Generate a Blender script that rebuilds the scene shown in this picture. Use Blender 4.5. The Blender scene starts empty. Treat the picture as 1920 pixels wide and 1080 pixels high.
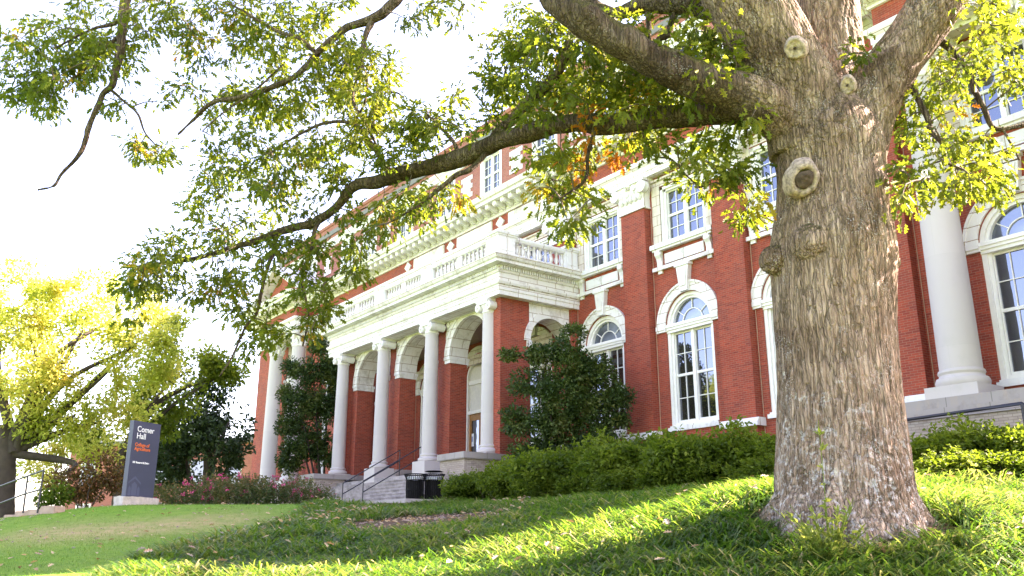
import bpy, bmesh, math, random
import numpy as np
from mathutils import Vector, Matrix
random.seed(7)
rng = np.random.default_rng(11)
SC = bpy.context.scene
COL = SC.collection
R = math.radians

# ------------------------------------------------------------------ camera
PITCH = math.atan(480 / 1650.0)
F = 1650.0
cam_d = bpy.data.cameras.new("camera")
cam_d.sensor_width = 36.0
cam_d.lens = F / 1920 * 36
cam_d.clip_start = 0.1
cam_d.clip_end = 3000
cam = bpy.data.objects.new("camera", cam_d)
COL.objects.link(cam)
cam.location = (0, 0, 0)
cam.rotation_euler = (math.pi / 2 + PITCH, 0, 0)
SC.camera = cam

# ------------------------------------------------------------------ light
SUN_EL, SUN_AZ = R(38.5), R(14.0)       # azimuth counted from +X
sdir = Vector((math.cos(SUN_EL) * math.cos(SUN_AZ), math.cos(SUN_EL) * math.sin(SUN_AZ), math.sin(SUN_EL)))
sun_d = bpy.data.lights.new("sun", 'SUN')
sun_d.energy = 5.0
sun_d.angle = R(0.5)
sun_d.color = (1.0, 0.93, 0.80)
sun = bpy.data.objects.new("sun", sun_d)
COL.objects.link(sun)
sun.rotation_euler = sdir.to_track_quat('Z', 'Y').to_euler()
W = bpy.data.worlds.new("World")
SC.world = W
W.use_nodes = True
wn = W.node_tree
sky = wn.nodes.new('ShaderNodeTexSky')
sky.sky_type = 'NISHITA'
sky.sun_disc = False
sky.sun_elevation = SUN_EL
sky.sun_rotation = math.pi / 2 - SUN_AZ
sky.air_density = 1.0
sky.dust_density = 1.5
sky.ozone_density = 0.6
bg = wn.nodes['Background']
bg.inputs['Strength'].default_value = 0.095
hsv = wn.nodes.new('ShaderNodeHueSaturation')
hsv.inputs['Saturation'].default_value = 0.95
wn.links.new(sky.outputs[0], hsv.inputs['Color'])
wn.links.new(hsv.outputs[0], bg.inputs['Color'])
SC.view_settings.view_transform = 'Standard'
SC.view_settings.look = 'None'
SC.view_settings.gamma = 1
SC.view_settings.exposure = 3.42
SC.view_settings.use_white_balance = True
SC.view_settings.white_balance_temperature = 7150
SC.view_settings.white_balance_tint = 33
SC.cycles.max_bounces = 8
SC.cycles.transparent_max_bounces = 8
SC.cycles.sample_clamp_indirect = 6

# ------------------------------------------------------------------ frames
CT, ST = math.cos(PITCH), math.sin(PITCH)
UX = np.array([-.5932, .8051]); VX = np.array([.8051, .5932])

def ray(px, py):
    x = (px - 960) / F; y = (540 - py) / F
    return np.array([x, CT - y * ST, ST + y * CT])
def at(px, py, Y):
    r = ray(px, py); return r * Y / r[1]
def wpos(u, v, z):
    p = u * UX + v * VX
    return np.array([p[0], p[1], z])
def proj(P):
    P = np.asarray(P)
    yc = P[..., 1] * CT + P[..., 2] * ST; zc = -P[..., 1] * ST + P[..., 2] * CT
    yc = np.where(np.abs(yc) < 1e-3, 1e-3, yc)
    return 960 + F * P[..., 0] / yc, 540 - F * zc / yc, yc

# ------------------------------------------------------------------ node helpers
def new_mat(name):
    m = bpy.data.materials.new(name); m.use_nodes = True
    nt = m.node_tree; return m, nt, nt.nodes['Principled BSDF']
def N(nt, t, **k):
    n = nt.nodes.new(t)
    for a, b in k.items():
        if a in n.inputs.keys() if isinstance(a, str) else False: n.inputs[a].default_value = b
        else: setattr(n, a, b)
    return n
def tex(nt, kind='Object', scale=(1, 1, 1)):
    tc = nt.nodes.new('ShaderNodeTexCoord'); mp = nt.nodes.new('ShaderNodeMapping')
    mp.inputs['Scale'].default_value = scale
    nt.links.new(tc.outputs[kind], mp.inputs[0]); return mp.outputs[0]
def noise(nt, vec, s, d=4, r=.6):
    n = nt.nodes.new('ShaderNodeTexNoise'); n.inputs['Scale'].default_value = s
    n.inputs['Detail'].default_value = d; n.inputs['Roughness'].default_value = r
    if vec is not None: nt.links.new(vec, n.inputs['Vector'])
    return n.outputs['Fac']
def ramp(nt, fac, stops):
    n = nt.nodes.new('ShaderNodeValToRGB'); e = n.color_ramp.elements
    while len(e) < len(stops): e.new(.5)
    for i, (p, c) in enumerate(stops):
        e[i].position = p; e[i].color = (*c, 1) if len(c) == 3 else c
    nt.links.new(fac, n.inputs[0]); return n.outputs[0]
def mix(nt, fac, a, b, mode='MIX'):
    n = nt.nodes.new('ShaderNodeMix'); n.data_type = 'RGBA'; n.blend_type = mode
    for s, x in ((0, fac), (6, a), (7, b)):
        if isinstance(x, (int, float)): n.inputs[s].default_value = x
        elif isinstance(x, tuple): n.inputs[s].default_value = (*x, 1)
        else: nt.links.new(x, n.inputs[s])
    return n.outputs[2]
def bump(nt, h, b, st=.3, dist=.02):
    n = nt.nodes.new('ShaderNodeBump'); n.inputs['Strength'].default_value = st
    n.inputs['Distance'].default_value = dist
    nt.links.new(h, n.inputs['Height']); nt.links.new(n.outputs[0], b.inputs['Normal'])

def brick_mat(name, c1, c2, mortar, bw=.215, bh=.0685, ms=.007, stain=.25, rough=.85, grime=(.16, .10, .08), bias=0.0, bst=.5):
    m, nt, b = new_mat(name)
    uv = tex(nt, 'UV')
    t = nt.nodes.new('ShaderNodeTexBrick')
    t.inputs['Color1'].default_value = (*c1, 1); t.inputs['Color2'].default_value = (*c2, 1)
    t.inputs['Mortar'].default_value = (*mortar, 1); t.inputs['Scale'].default_value = 1
    t.inputs['Mortar Size'].default_value = ms; t.inputs['Mortar Smooth'].default_value = .3
    t.inputs['Brick Width'].default_value = bw; t.inputs['Row Height'].default_value = bh
    t.inputs['Bias'].default_value = bias
    nt.links.new(uv, t.inputs['Vector'])
    n1 = noise(nt, uv, .9, 5)
    n2 = noise(nt, uv, 14, 3)
    c = mix(nt, ramp(nt, n1, [(.35, (0, 0, 0)), (.75, (stain,) * 3)]), t.outputs['Color'], grime)
    c = mix(nt, ramp(nt, n2, [(.3, (0, 0, 0)), (.8, (.35,) * 3)]), c, mix(nt, .5, c, (1, 1, 1), 'MULTIPLY'))
    cell = nt.nodes.new('ShaderNodeTexWhiteNoise'); cell.noise_dimensions = '2D'
    vm = nt.nodes.new('ShaderNodeVectorMath'); vm.operation = 'DIVIDE'; vm.inputs[1].default_value = (bw * 1.0, bh, 1)
    vf = nt.nodes.new('ShaderNodeVectorMath'); vf.operation = 'FLOOR'
    nt.links.new(uv, vm.inputs[0]); nt.links.new(vm.outputs[0], vf.inputs[0]); nt.links.new(vf.outputs[0], cell.inputs['Vector'])
    c = mix(nt, ramp(nt, cell.outputs['Value'], [(.0, (.45,) * 3), (.16, (0, 0, 0)), (.82, (0, 0, 0)), (1, (.3,) * 3)]), c, mix(nt, .75, c, (.45, .36, .42), 'MULTIPLY'))
    n4 = noise(nt, uv, .35, 4)
    c = mix(nt, ramp(nt, n4, [(.35, (.38,) * 3), (.6, (0, 0, 0))]), c, mix(nt, .9, c, (.62, .5, .5), 'MULTIPLY'))
    vs = tex(nt, 'UV', (1.2, .12, 1))
    n3 = noise(nt, vs, 2.0, 4)
    c = mix(nt, ramp(nt, n3, [(.55, (0, 0, 0)), (.8, (.22,) * 3)]), c, grime)
    nt.links.new(c, b.inputs['Base Color']); b.inputs['Roughness'].default_value = rough
    inv = nt.nodes.new('ShaderNodeMath'); inv.operation = 'SUBTRACT'; inv.inputs[0].default_value = 1
    nt.links.new(t.outputs['Fac'], inv.inputs[1])
    bump(nt, inv.outputs[0], b, bst, .008)
    return m
def plain(name, c, rough=.6, var=.12, scale=6., metal=0., bst=0., spec=None):
    m, nt, b = new_mat(name)
    o = tex(nt, 'Object'); n = noise(nt, o, scale, 6)
    lo = tuple(max(0, x * (1 - var)) for x in c); hi = tuple(min(1, x * (1 + var)) for x in c)
    nt.links.new(ramp(nt, n, [(.3, lo), (.7, hi)]), b.inputs['Base Color'])
    b.inputs['Roughness'].default_value = rough; b.inputs['Metallic'].default_value = metal
    if spec is not None: b.inputs['Specular IOR Level'].default_value = spec
    if bst: bump(nt, noise(nt, o, scale * 5, 5), b, bst, .01)
    return m
def stone_mat(name, base, bw, bh, ms=.011, mort=(.33, .22, .13), dirt=(.30, .24, .18), dirt_amt=.5, stain=(.55, .36, .18)):
    m, nt, b = new_mat(name)
    uv = tex(nt, 'UV'); o = tex(nt, 'Object')
    t = nt.nodes.new('ShaderNodeTexBrick')
    t.inputs['Color1'].default_value = (*base, 1)
    t.inputs['Color2'].default_value = (*[x * .95 for x in base], 1)
    t.inputs['Mortar'].default_value = (*mort, 1); t.inputs['Scale'].default_value = 1
    t.inputs['Mortar Size'].default_value = ms; t.inputs['Brick Width'].default_value = bw
    t.inputs['Row Height'].default_value = bh; t.offset = .5
    nt.links.new(uv, t.inputs['Vector'])
    n1 = noise(nt, o, 1.3, 8, .7); n2 = noise(nt, tex(nt, 'Object', (3, 3, .5)), 2.2, 6, .65)
    c = mix(nt, ramp(nt, n2, [(.52, (0, 0, 0)), (.78, (.35,) * 3)]), t.outputs['Color'], stain)
    c = mix(nt, ramp(nt, n1, [(.52, (0, 0, 0)), (.72, (dirt_amt,) * 3)]), c, dirt)
    nt.links.new(c, b.inputs['Base Color']); b.inputs['Roughness'].default_value = .75
    bump(nt, noise(nt, o, 40, 4), b, .15, .006)
    return m

M = {}
M['brick'] = brick_mat('red_brick', (.46, .064, .025), (.29, .034, .015), (.36, .16, .10))
M['brick_pink'] = brick_mat('hazy_pink_brick', (.42, .115, .075), (.34, .085, .055), (.45, .28, .22), stain=.3, grime=(.35, .2, .17))  # paler, pinker copy of the brick with haze mixed into its colour
M['brick_light'] = brick_mat('cream_brick', (.50, .42, .35), (.42, .34, .28), (.26, .21, .17), stain=.3, grime=(.28, .23, .2))
M['white'] = stone_mat('glazed_white_stone', (.82, .785, .745), .95, .37, dirt_amt=.7)
M['white_plain'] = stone_mat('white_stone_trim', (.80, .775, .75), 1.25, 3.0, dirt_amt=.8)
M['carved'] = stone_mat('carved_white_stone', (.82, .79, .76), 4, 4, dirt_amt=.35)
M['cream'] = stone_mat('cream_stone_blocks', (.70, .62, .52), .42, .40)
M['column'] = stone_mat('column_limestone', (.56, .50, .475), 30, 2.4, ms=.004, mort=(.5, .46, .42), dirt=(.45, .42, .39), dirt_amt=.45, stain=(.55, .48, .42))
M['limestone'] = stone_mat('grey_limestone', (.36, .315, .295), 1.1, 3, mort=(.2, .18, .16), dirt=(.16, .14, .13), dirt_amt=.7)
M['frame'] = plain('white_window_paint', (.84, .81, .76), .45, .05)
M['stucco'] = plain('painted_panel', (.72, .68, .6), .6, .08)
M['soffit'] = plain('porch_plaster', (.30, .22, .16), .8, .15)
M['metal'] = plain('dark_metal_rail', (.016, .016, .024), .4, .2, 10)
M['can'] = plain('black_steel', (.010, .009, .009), .55, .3, 8, spec=.12)
M['wood'] = plain('varnished_door_wood', (.34, .15, .035), .4, .25, 4)
M['roof'] = plain('flat_roof', (.2, .19, .18), .9)
M['paper'] = plain('paper_sheet', (.8, .82, .85), .7, .03)
M['ink'] = plain('blue_grey_print', (.25, .3, .5), .7, .03)
M['concrete'] = plain('step_concrete', (.33, .29, .28), .85, .4, 2.5, bst=.3)
M['pave'] = plain('path_concrete', (.42, .38, .34), .9, .15, 3, bst=.2)
M['block'] = plain('edging_block', (.42, .29, .23), .9, .2, 5, bst=.5)
M['signp'] = plain('slate_blue_sign_paint', (.058, .064, .105), .45, .08, 3)
M['signw'] = plain('white_lettering', (.85, .85, .86), .5, .02)
M['signo'] = plain('orange_lettering', (.75, .16, .05), .5, .02)
M['signe'] = plain('pale_slate_emblem', (.085, .095, .155), .5, .02)
M['rough_stone'] = plain('split_face_stone', (.50, .43, .40), .95, .2, 9, bst=.8)
M['sealant'] = plain('joint_sealant', (.50, .33, .22), .7, .1)
def glass_mat(name, tint, rough=.02, ior=2.6):
    m, nt, b = new_mat(name)
    b.inputs['Roughness'].default_value = rough
    b.inputs['IOR'].default_value = ior
    b.inputs['Specular Tint'].default_value = (.70, .80, 1, 1)  # bluish tint painted into reflections to make the mirrored sky bluer
    o = tex(nt, 'Object')
    nt.links.new(ramp(nt, noise(nt, o, 1.1, 3), [(.35, tuple(x * .35 for x in tint)), (.7, tint)]), b.inputs['Base Color'])
    bump(nt, noise(nt, o, 1.4, 2), b, .06, .03)
    return m
M['glass'] = glass_mat('window_glass', (.045, .04, .03))
M['glass_fan'] = glass_mat('sky_tinted_fanlight_glass', (.20, .23, .28), .06, 2.4)  # pale blue base painted in as reflected sky

# ------------------------------------------------------------------ mesh helpers
def tagk(o, kind): o['kind'] = kind; return o
def tag(o, label, cat, group=None):
    o['label'] = label; o['category'] = cat
    if group: o['group'] = group
    return o
def empty(name, loc, rz=0):
    o = bpy.data.objects.new(name, None); COL.objects.link(o)
    o.location = loc; o.rotation_euler = (0, 0, rz); o.empty_display_size = .3
    return o
def link(name, me, mat, parent=None, loc=(0, 0, 0)):
    o = bpy.data.objects.new(name, me); COL.objects.link(o)
    if parent is not None: o.parent = parent
    o.location = loc
    if mat is not None and len(me.materials) == 0: me.materials.append(mat)
    return o
def dup(o, parent, loc=None):
    c = o.copy(); COL.objects.link(c); c.parent = parent
    if loc is not None: c.location = loc
    for ch in list(o.children): dup(ch, c)
    return c
def np_mesh(name, verts, faces_flat, counts, mat=None, smooth=False, attr=None):
    me = bpy.data.meshes.new(name)
    nv = len(verts); nf = len(counts)
    me.vertices.add(nv); me.vertices.foreach_set('co', np.ascontiguousarray(verts, dtype=np.float32).ravel())
    me.loops.add(len(faces_flat)); me.loops.foreach_set('vertex_index', np.ascontiguousarray(faces_flat, dtype=np.int32))
    me.polygons.add(nf)
    counts = np.asarray(counts, dtype=np.int32)
    starts = np.concatenate([[0], np.cumsum(counts)[:-1]]).astype(np.int32)
    me.polygons.foreach_set('loop_start', starts); me.polygons.foreach_set('loop_total', counts)
    if smooth: me.polygons.foreach_set('use_smooth', np.ones(nf, dtype=bool))
    me.update(calc_edges=True)
    if attr is not None:
        a = me.attributes.new('rnd', 'FLOAT', 'FACE'); a.data.foreach_set('value', np.asarray(attr, dtype=np.float32))
    if mat is not None: me.materials.append(mat)
    return me

U0, V0, Z0 = 34.2, 22.8, 1.4
class MB:
    """collects geometry in building coordinates (u along facade, v into it, z up)"""
    def __init__(s): s.V = []; s.F = []
    def add(s, vs, fs):
        n = len(s.V); s.V += [tuple(map(float, p)) for p in vs]; s.F += [tuple(i + n for i in f) for f in fs]
    def box(s, u0, u1, v0, v1, z0, z1):
        s.add([(u, v, z) for z in (z0, z1) for v in (v0, v1) for u in (u0, u1)],
              [(0, 1, 3, 2), (4, 6, 7, 5), (0, 4, 5, 1), (2, 3, 7, 6), (0, 2, 6, 4), (1, 5, 7, 3)])
    def quad(s, a, b, c, d): s.add([a, b, c, d], [(0, 1, 2, 3)])
    def prism(s, pts_uz, v0, v1):       # outline in (u,z), extruded in v
        n = len(pts_uz)
        s.add([(u, v0, z) for u, z in pts_uz] + [(u, v1, z) for u, z in pts_uz],
              [tuple(range(n)), tuple(range(2 * n - 1, n - 1, -1))] + [(i, (i + 1) % n, n + (i + 1) % n, n + i) for i in range(n)])
    def extr(s, prof_vz, u0, u1):       # outline in (v,z), extruded in u
        n = len(prof_vz)
        s.add([(u0, v, z) for v, z in prof_vz] + [(u1, v, z) for v, z in prof_vz],
              [tuple(range(n)), tuple(range(2 * n - 1, n - 1, -1))] + [(i, (i + 1) % n, n + (i + 1) % n, n + i) for i in range(n)])
    def ring(s, uc, zc, r0, r1, v0, v1, a0=0., a1=math.pi, n=28):
        for i in range(n):
            t0 = a0 + (a1 - a0) * i / n; t1 = a0 + (a1 - a0) * (i + 1) / n
            P = [(uc + r * math.cos(t), v, zc + r * math.sin(t)) for v in (v0, v1) for r, t in ((r0, t0), (r1, t0), (r1, t1), (r0, t1))]
            s.add(P, [(0, 1, 2, 3), (7, 6, 5, 4), (1, 5, 6, 2), (0, 3, 7, 4)])
            if i == 0: s.add([P[0], P[1], P[5], P[4]], [(0, 1, 2, 3)])
            if i == n - 1: s.add([P[3], P[2], P[6], P[7]], [(0, 1, 2, 3)])
    def fan(s, uc, zc, r, v, n=28):
        s.add([(uc + r * math.cos(math.pi * i / n), v, zc + r * math.sin(math.pi * i / n)) for i in range(n + 1)], [tuple(range(n + 1))])
    def lathe(s, uc, vc, prof, n=28):   # prof: (r,z)
        k = len(prof)
        s.add([(uc + r * math.cos(2 * math.pi * i / n), vc + r * math.sin(2 * math.pi * i / n), z) for r, z in prof for i in range(n)],
              [(j * n + i, j * n + (i + 1) % n, (j + 1) * n + (i + 1) % n, (j + 1) * n + i) for j in range(k - 1) for i in range(n)]
              + [tuple(range(n - 1, -1, -1)), tuple(range((k - 1) * n, k * n))])
    def scroll(s, uc, vc, zc, r, w, axis='v', n=18):   # volute drum with raised rings
        for rr, ww in ((r, w), (r * .72, w + .03), (r * .38, w + .06)):
            pts = [(math.cos(2 * math.pi * i / n) * rr, math.sin(2 * math.pi * i / n) * rr) for i in range(n)]
            A = []
            for h in (-ww / 2, ww / 2):
                for a, b in pts:
                    A.append((uc + a, vc + h, zc + b) if axis == 'v' else (uc + h, vc + a, zc + b))
            s.add(A, [tuple(range(n)), tuple(range(2 * n - 1, n - 1, -1))] + [(i, (i + 1) % n, n + (i + 1) % n, n + i) for i in range(n)])
    def sweep(s, prof, path, closed=False):  # prof: (outward offset, z); path: orthogonal (u,v) points, outward on the right-hand rule below
        k = len(path); offs = []
        for i in range(k):
            nn = []
            for a, b in ((i - 1, i), (i, i + 1)):
                if a < 0 or b >= k: continue
                du, dv = path[b][0] - path[a][0], path[b][1] - path[a][1]; L = math.hypot(du, dv)
                nn.append((dv / L, -du / L))
            if len(nn) == 1: offs.append(nn[0])
            else: offs.append((nn[0][0] + nn[1][0], nn[0][1] + nn[1][1]) if abs(nn[0][0] * nn[1][0] + nn[0][1] * nn[1][1]) < .5 else nn[0])
        m = len(prof)
        vs = [(path[i][0] + offs[i][0] * o, path[i][1] + offs[i][1] * o, z) for i in range(k) for o, z in prof]
        fs = [(i * m + j, i * m + j + 1, (i + 1) * m + j + 1, (i + 1) * m + j) for i in range(k - 1) for j in range(m - 1)]
        s.add(vs, fs)
    def mesh(s, name, mat, org=(U0, V0, Z0), uv=True, smooth=False, world=False, bevel=0):
        me = bpy.data.meshes.new(name)
        if world: vs = s.V
        else: vs = [(org[0] - u, v - org[1], z - org[2]) for u, v, z in s.V]
        me.from_pydata(vs, [], s.F)
        bm = bmesh.new(); bm.from_mesh(me)
        bmesh.ops.remove_doubles(bm, verts=bm.verts, dist=1e-5)
        bmesh.ops.recalc_face_normals(bm, faces=bm.faces)
        if uv:
            L = bm.loops.layers.uv.new('UVMap')
            for f in bm.faces:
                n = f.normal
                for l in f.loops:
                    c = l.vert.co; cx = c.x - org[0]; cy = c.y + org[1]; cz = c.z + org[2]
                    if abs(n.z) > .8: l[L].uv = (cx, cy)
                    elif abs(n.x) > abs(n.y): l[L].uv = (cy, cz)
                    else: l[L].uv = (cx, cz)
        bm.to_mesh(me); bm.free()
        if smooth:
            me.polygons.foreach_set('use_smooth', np.ones(len(me.polygons), dtype=bool))
            try: me.set_sharp_from_angle(angle=R(40))
            except Exception: pass
        me.materials.append(mat)
        return me
    def build(s, name, mat, parent, org=None, smooth=False):
        if org is None: return link(name, s.mesh(name, mat, smooth=smooth), mat, parent)
        o = link(name, s.mesh(name, mat, org=org, smooth=smooth), mat, parent)
        return o
def bl(u, v, z): return (U0 - u, v - V0, z - Z0)

# value noise
def vnoise(p, seed=0):
    p = np.asarray(p, dtype=np.float64); i = np.floor(p).astype(np.int64); f = p - i; f = f * f * (3 - 2 * f)
    def h(a):
        n = (a[:, 0] * 374761393 + a[:, 1] * 668265263 + a[:, 2] * 2147483647 + seed * 1274126177) & 0xffffffff
        n = ((n ^ (n >> 13)) * 1274126177) & 0xffffffff
        n = (n ^ (n >> 16)) & 0xffff
        return n / 65535.0
    r = 0
    for dx in (0, 1):
        for dy in (0, 1):
            for dz in (0, 1):
                w = (f[:, 0] if dx else 1 - f[:, 0]) * (f[:, 1] if dy else 1 - f[:, 1]) * (f[:, 2] if dz else 1 - f[:, 2])
                r = r + w * h(i + np.array([dx, dy, dz]))
    return r
def fbm(p, o=4, seed=0):
    a, s, t = .5, 0, 0
    for k in range(o):
        s = s + a * vnoise(p * (2 ** k), seed + k); t += a; a *= .5
    return s / t

def smooth_path(P, n):
    P = np.asarray(P, float); k = len(P)
    d = np.concatenate([[0], np.cumsum(np.linalg.norm(np.diff(P[:, :3], axis=0), axis=1))]); d /= d[-1]
    t = np.linspace(0, 1, n); out = np.zeros((n, P.shape[1]))
    E = np.vstack([2 * P[0] - P[1], P, 2 * P[-1] - P[-2]])
    idx = np.clip(np.searchsorted(d, t, side='right') - 1, 0, k - 2)
    w = ((t - d[idx]) / np.maximum(d[idx + 1] - d[idx], 1e-9))[:, None]
    p0, p1, p2, p3 = E[idx], E[idx + 1], E[idx + 2], E[idx + 3]
    out = .5 * (2 * p1 + (p2 - p0) * w + (2 * p0 - 5 * p1 + 4 * p2 - p3) * w ** 2 + (3 * p1 - p0 - 3 * p2 + p3) * w ** 3)
    return out
def tube(P, rad, seg=10, rough=0., seed=0, ridge=0., closed=False):
    """P (n,3) path, rad (n,) -> verts, quads"""
    P = np.asarray(P, float); rad = np.asarray(rad, float); n = len(P)
    T = np.gradient(P, axis=0); T /= np.maximum(np.linalg.norm(T, axis=1, keepdims=True), 1e-9)
    ref = np.array([0, 0, 1.]) if abs(T[0, 2]) < .9 else np.array([1., 0, 0])
    A = np.zeros_like(P); a = np.cross(T[0], ref); a /= np.linalg.norm(a)
    for i in range(n):
        a = a - T[i] * (a @ T[i]); a /= max(np.linalg.norm(a), 1e-9); A[i] = a
    B = np.cross(T, A)
    th = np.linspace(0, 2 * np.pi, seg, endpoint=False)
    rr = np.repeat(rad[:, None], seg, 1)
    along = np.concatenate([[0], np.cumsum(np.linalg.norm(np.diff(P, axis=0), axis=1))])
    if rough or ridge:
        q = np.stack([(np.cos(th)[None] * rad[:, None]).ravel(), (np.sin(th)[None] * rad[:, None]).ravel(), np.repeat(along, seg)], 1)
        if rough: rr = rr * (1 + rough * (fbm(q * np.array([3, 3, 2.5]), 3, seed).reshape(n, seg) - .5) * 2)
        if ridge:
            f = 1 - np.abs(2 * fbm(q * np.array([26, 26, 7]), 3, seed + 9) - 1) * 2.2
            rr = rr + ridge * np.clip(f, -1, 1).reshape(n, seg)
    if closed: P = np.vstack([P[:1], P, P[-1:]]); A = np.vstack([A[:1], A, A[-1:]]); B = np.vstack([B[:1], B, B[-1:]]); rr = np.vstack([rr[:1] * .004, rr, rr[-1:] * .004]); n += 2
    V = P[:, None] + rr[..., None] * (np.cos(th)[None, :, None] * A[:, None] + np.sin(th)[None, :, None] * B[:, None])
    V = V.reshape(-1, 3)
    i = np.arange(n - 1)[:, None] * seg; j = np.arange(seg)[None]; jn = (j + 1) % seg
    Fq = np.stack([i + j, i + jn, i + seg + jn, i + seg + j], -1).reshape(-1, 4)
    return V, Fq
def join(parts):
    Vs, Fs, o = [], [], 0
    for v, f in parts:
        Vs.append(v); Fs.append(f + o); o += len(v)
    return np.vstack(Vs), np.vstack(Fs)
def quad_mesh(name, V, Fq, mat, smooth=True):
    return np_mesh(name, V, Fq.ravel(), np.full(len(Fq), Fq.shape[1]), mat, smooth)

# leaf cards: real small folded faces
def leaf_template(kind):
    if kind == 'oak':      # lobed oak leaf, two halves folded along the midrib
        h = [(0, 0), (.14, .05), (.22, .22), (.32, .11), (.42, .12), (.52, .34), (.60, .13), (.68, .13), (.80, .25), (.84, .10), (1, 0)]
    elif kind == 'broad':
        h = [(0, 0), (.2, .16), (.5, .26), (.8, .15), (1, 0)]
    else:
        h = [(0, 0), (.45, .2), (1, 0)]
    up = [(x, y, y * .35 - .25 * x * x) for x, y in h]
    dn = [(x, -y, y * .35 - .25 * x * x) for x, y in h[1:-1]][::-1]
    n = len(h)
    V = np.array(up + dn)
    f1 = list(range(n)); f2 = [0] + [n - 1] + list(range(n, len(V)))
    return V, [f1[::-1], f2[::-1]]
def leaves_mesh(name, kind, pos, axis, size, rnd, mat, tilt=1.0):
    T, fs = leaf_template(kind); n = len(pos)
    ax = axis / np.maximum(np.linalg.norm(axis, axis=1, keepdims=True), 1e-9)
    up = np.stack([rng.normal(0, tilt, n), rng.normal(0, tilt, n), np.ones(n)], 1)
    s = np.cross(up, ax); s /= np.maximum(np.linalg.norm(s, axis=1, keepdims=True), 1e-9)
    w = np.cross(ax, s)
    V = pos[:, None] + size[:, None, None] * (T[None, :, 0:1] * ax[:, None] + T[None, :, 1:2] * s[:, None] + T[None, :, 2:3] * w[:, None])
    k = len(T); off = (np.arange(n) * k)[:, None]
    flat = np.concatenate([np.concatenate([off + np.array(f)[None] for f in fs], 1)], 1).ravel()
    counts = np.tile([len(f) for f in fs], n)
    return np_mesh(name, V.reshape(-1, 3), flat, counts, mat, False, np.repeat(rnd, len(fs)))
def leaf_mat(name, cols, trans, tw=.5, rough=.55, gloss=.25):
    m, nt, b = new_mat(name)
    a = nt.nodes.new('ShaderNodeAttribute'); a.attribute_name = 'rnd'
    c = ramp(nt, a.outputs['Fac'], [(i / max(1, len(cols) - 1), x) for i, x in enumerate(cols)])
    ct = ramp(nt, a.outputs['Fac'], [(i / max(1, len(trans) - 1), x) for i, x in enumerate(trans)])
    nt.links.new(c, b.inputs['Base Color']); b.inputs['Roughness'].default_value = rough
    b.inputs['Specular IOR Level'].default_value = gloss
    t = nt.nodes.new('ShaderNodeBsdfTranslucent'); nt.links.new(ct, t.inputs['Color'])
    ms = nt.nodes.new('ShaderNodeMixShader'); ms.inputs[0].default_value = tw
    nt.links.new(b.outputs[0], ms.inputs[1]); nt.links.new(t.outputs[0], ms.inputs[2])
    nt.links.new(ms.outputs[0], nt.nodes['Material Output'].inputs['Surface'])
    return m
# ================================================================== the hall
hall = empty('university_hall', (*wpos(U0, V0, 0)[:2], Z0), math.atan2(-UX[1], -UX[0]))
tag(hall, 'red brick college hall with white stone trim, arched windows and a columned entrance porch', 'building')

def arch_wall(mb, mp, a0, a1, ac, hw, zb, zs, zt, depth, zlo, n=24, arch=True, reveal=True, bottom=True):
    """wall strip a0..a1, zlo..zt with one round-arched opening; mp(a, d, z) maps to (u,v,z)"""
    q = lambda A0, A1, z0, z1: mb.quad(mp(A0, 0, z0), mp(A1, 0, z0), mp(A1, 0, z1), mp(A0, 0, z1)) if A1 - A0 > 1e-4 and z1 - z0 > 1e-4 else None
    q(a0, ac - hw, zlo, zt); q(ac + hw, a1, zlo, zt); q(ac - hw, ac + hw, zlo, zb)
    pts = [(ac + hw * math.cos(math.pi * i / n), zs + hw * math.sin(math.pi * i / n)) for i in range(n + 1)] if arch else [(ac + hw, zs), (ac - hw, zs)]
    for (x0, z0), (x1, z1) in zip(pts, pts[1:]):
        mb.quad(mp(x0, 0, z0), mp(x1, 0, z1), mp(x1, 0, zt), mp(x0, 0, zt))
        if reveal: mb.quad(mp(x0, 0, z0), mp(x1, 0, z1), mp(x1, depth, z1), mp(x0, depth, z0))
    if reveal:
        for x in (ac - hw, ac + hw): mb.quad(mp(x, 0, zb), mp(x, 0, zs), mp(x, depth, zs), mp(x, depth, zb))
        if bottom: mb.quad(mp(ac - hw, 0, zb), mp(ac + hw, 0, zb), mp(ac + hw, depth, zb), mp(ac - hw, depth, zb))
    else:
        pass

VW = 23.1          # recessed wall face
VP = 22.8          # pilaster face
BAYS = [4.4, 9.35, 16.45, 20.75, 25.2, 29.6, 34.0, 38.3, 42.7, 47.2, 50.3, 56.0]
PIL = [12.85, 18.52, 23.05, 27.45, 31.8, 36.15, 40.5, 44.9, 49.2, 52.1]
PIERS = [(3.0, 6.2), (60.0, 62.2)]
front = lambda a, d, z: (a, VW + d, z)
wall = MB()
edges = [3.0, 6.9, 12.3, 18.5, 23.0, 27.4, 31.8, 36.15, 40.5, 44.9, 48.8, 52.2, 62.2]
for i, uc in enumerate(BAYS):
    a0, a1 = edges[i], edges[i + 1]
    if uc == 4.4: wall.quad((a0, VW, .5), (a1, VW, .5), (a1, VW, 15.4), (a0, VW, 15.4)); continue
    zb = 2.8 if uc == 34.0 else 3.86
    arch_wall(wall, front, a0, a1, uc, 1.1, zb, 7.62, 10.2, .3, .5)
    arch_wall(wall, front, a0, a1, uc, 1.1, 10.77, 13.1, 15.4, .3, 10.2, arch=False)
for u in (3.0, 62.2): wall.quad((u, VW if u < 10 else 22.8, .5), (u, 40, .5), (u, 40, 15.4), (u, VW if u < 10 else 22.8, 15.4))
for a, b in PIERS: wall.box(a, b, VP, VW + .2, .5, 13.56)
wall.build('wall', M['brick'], hall)

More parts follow.
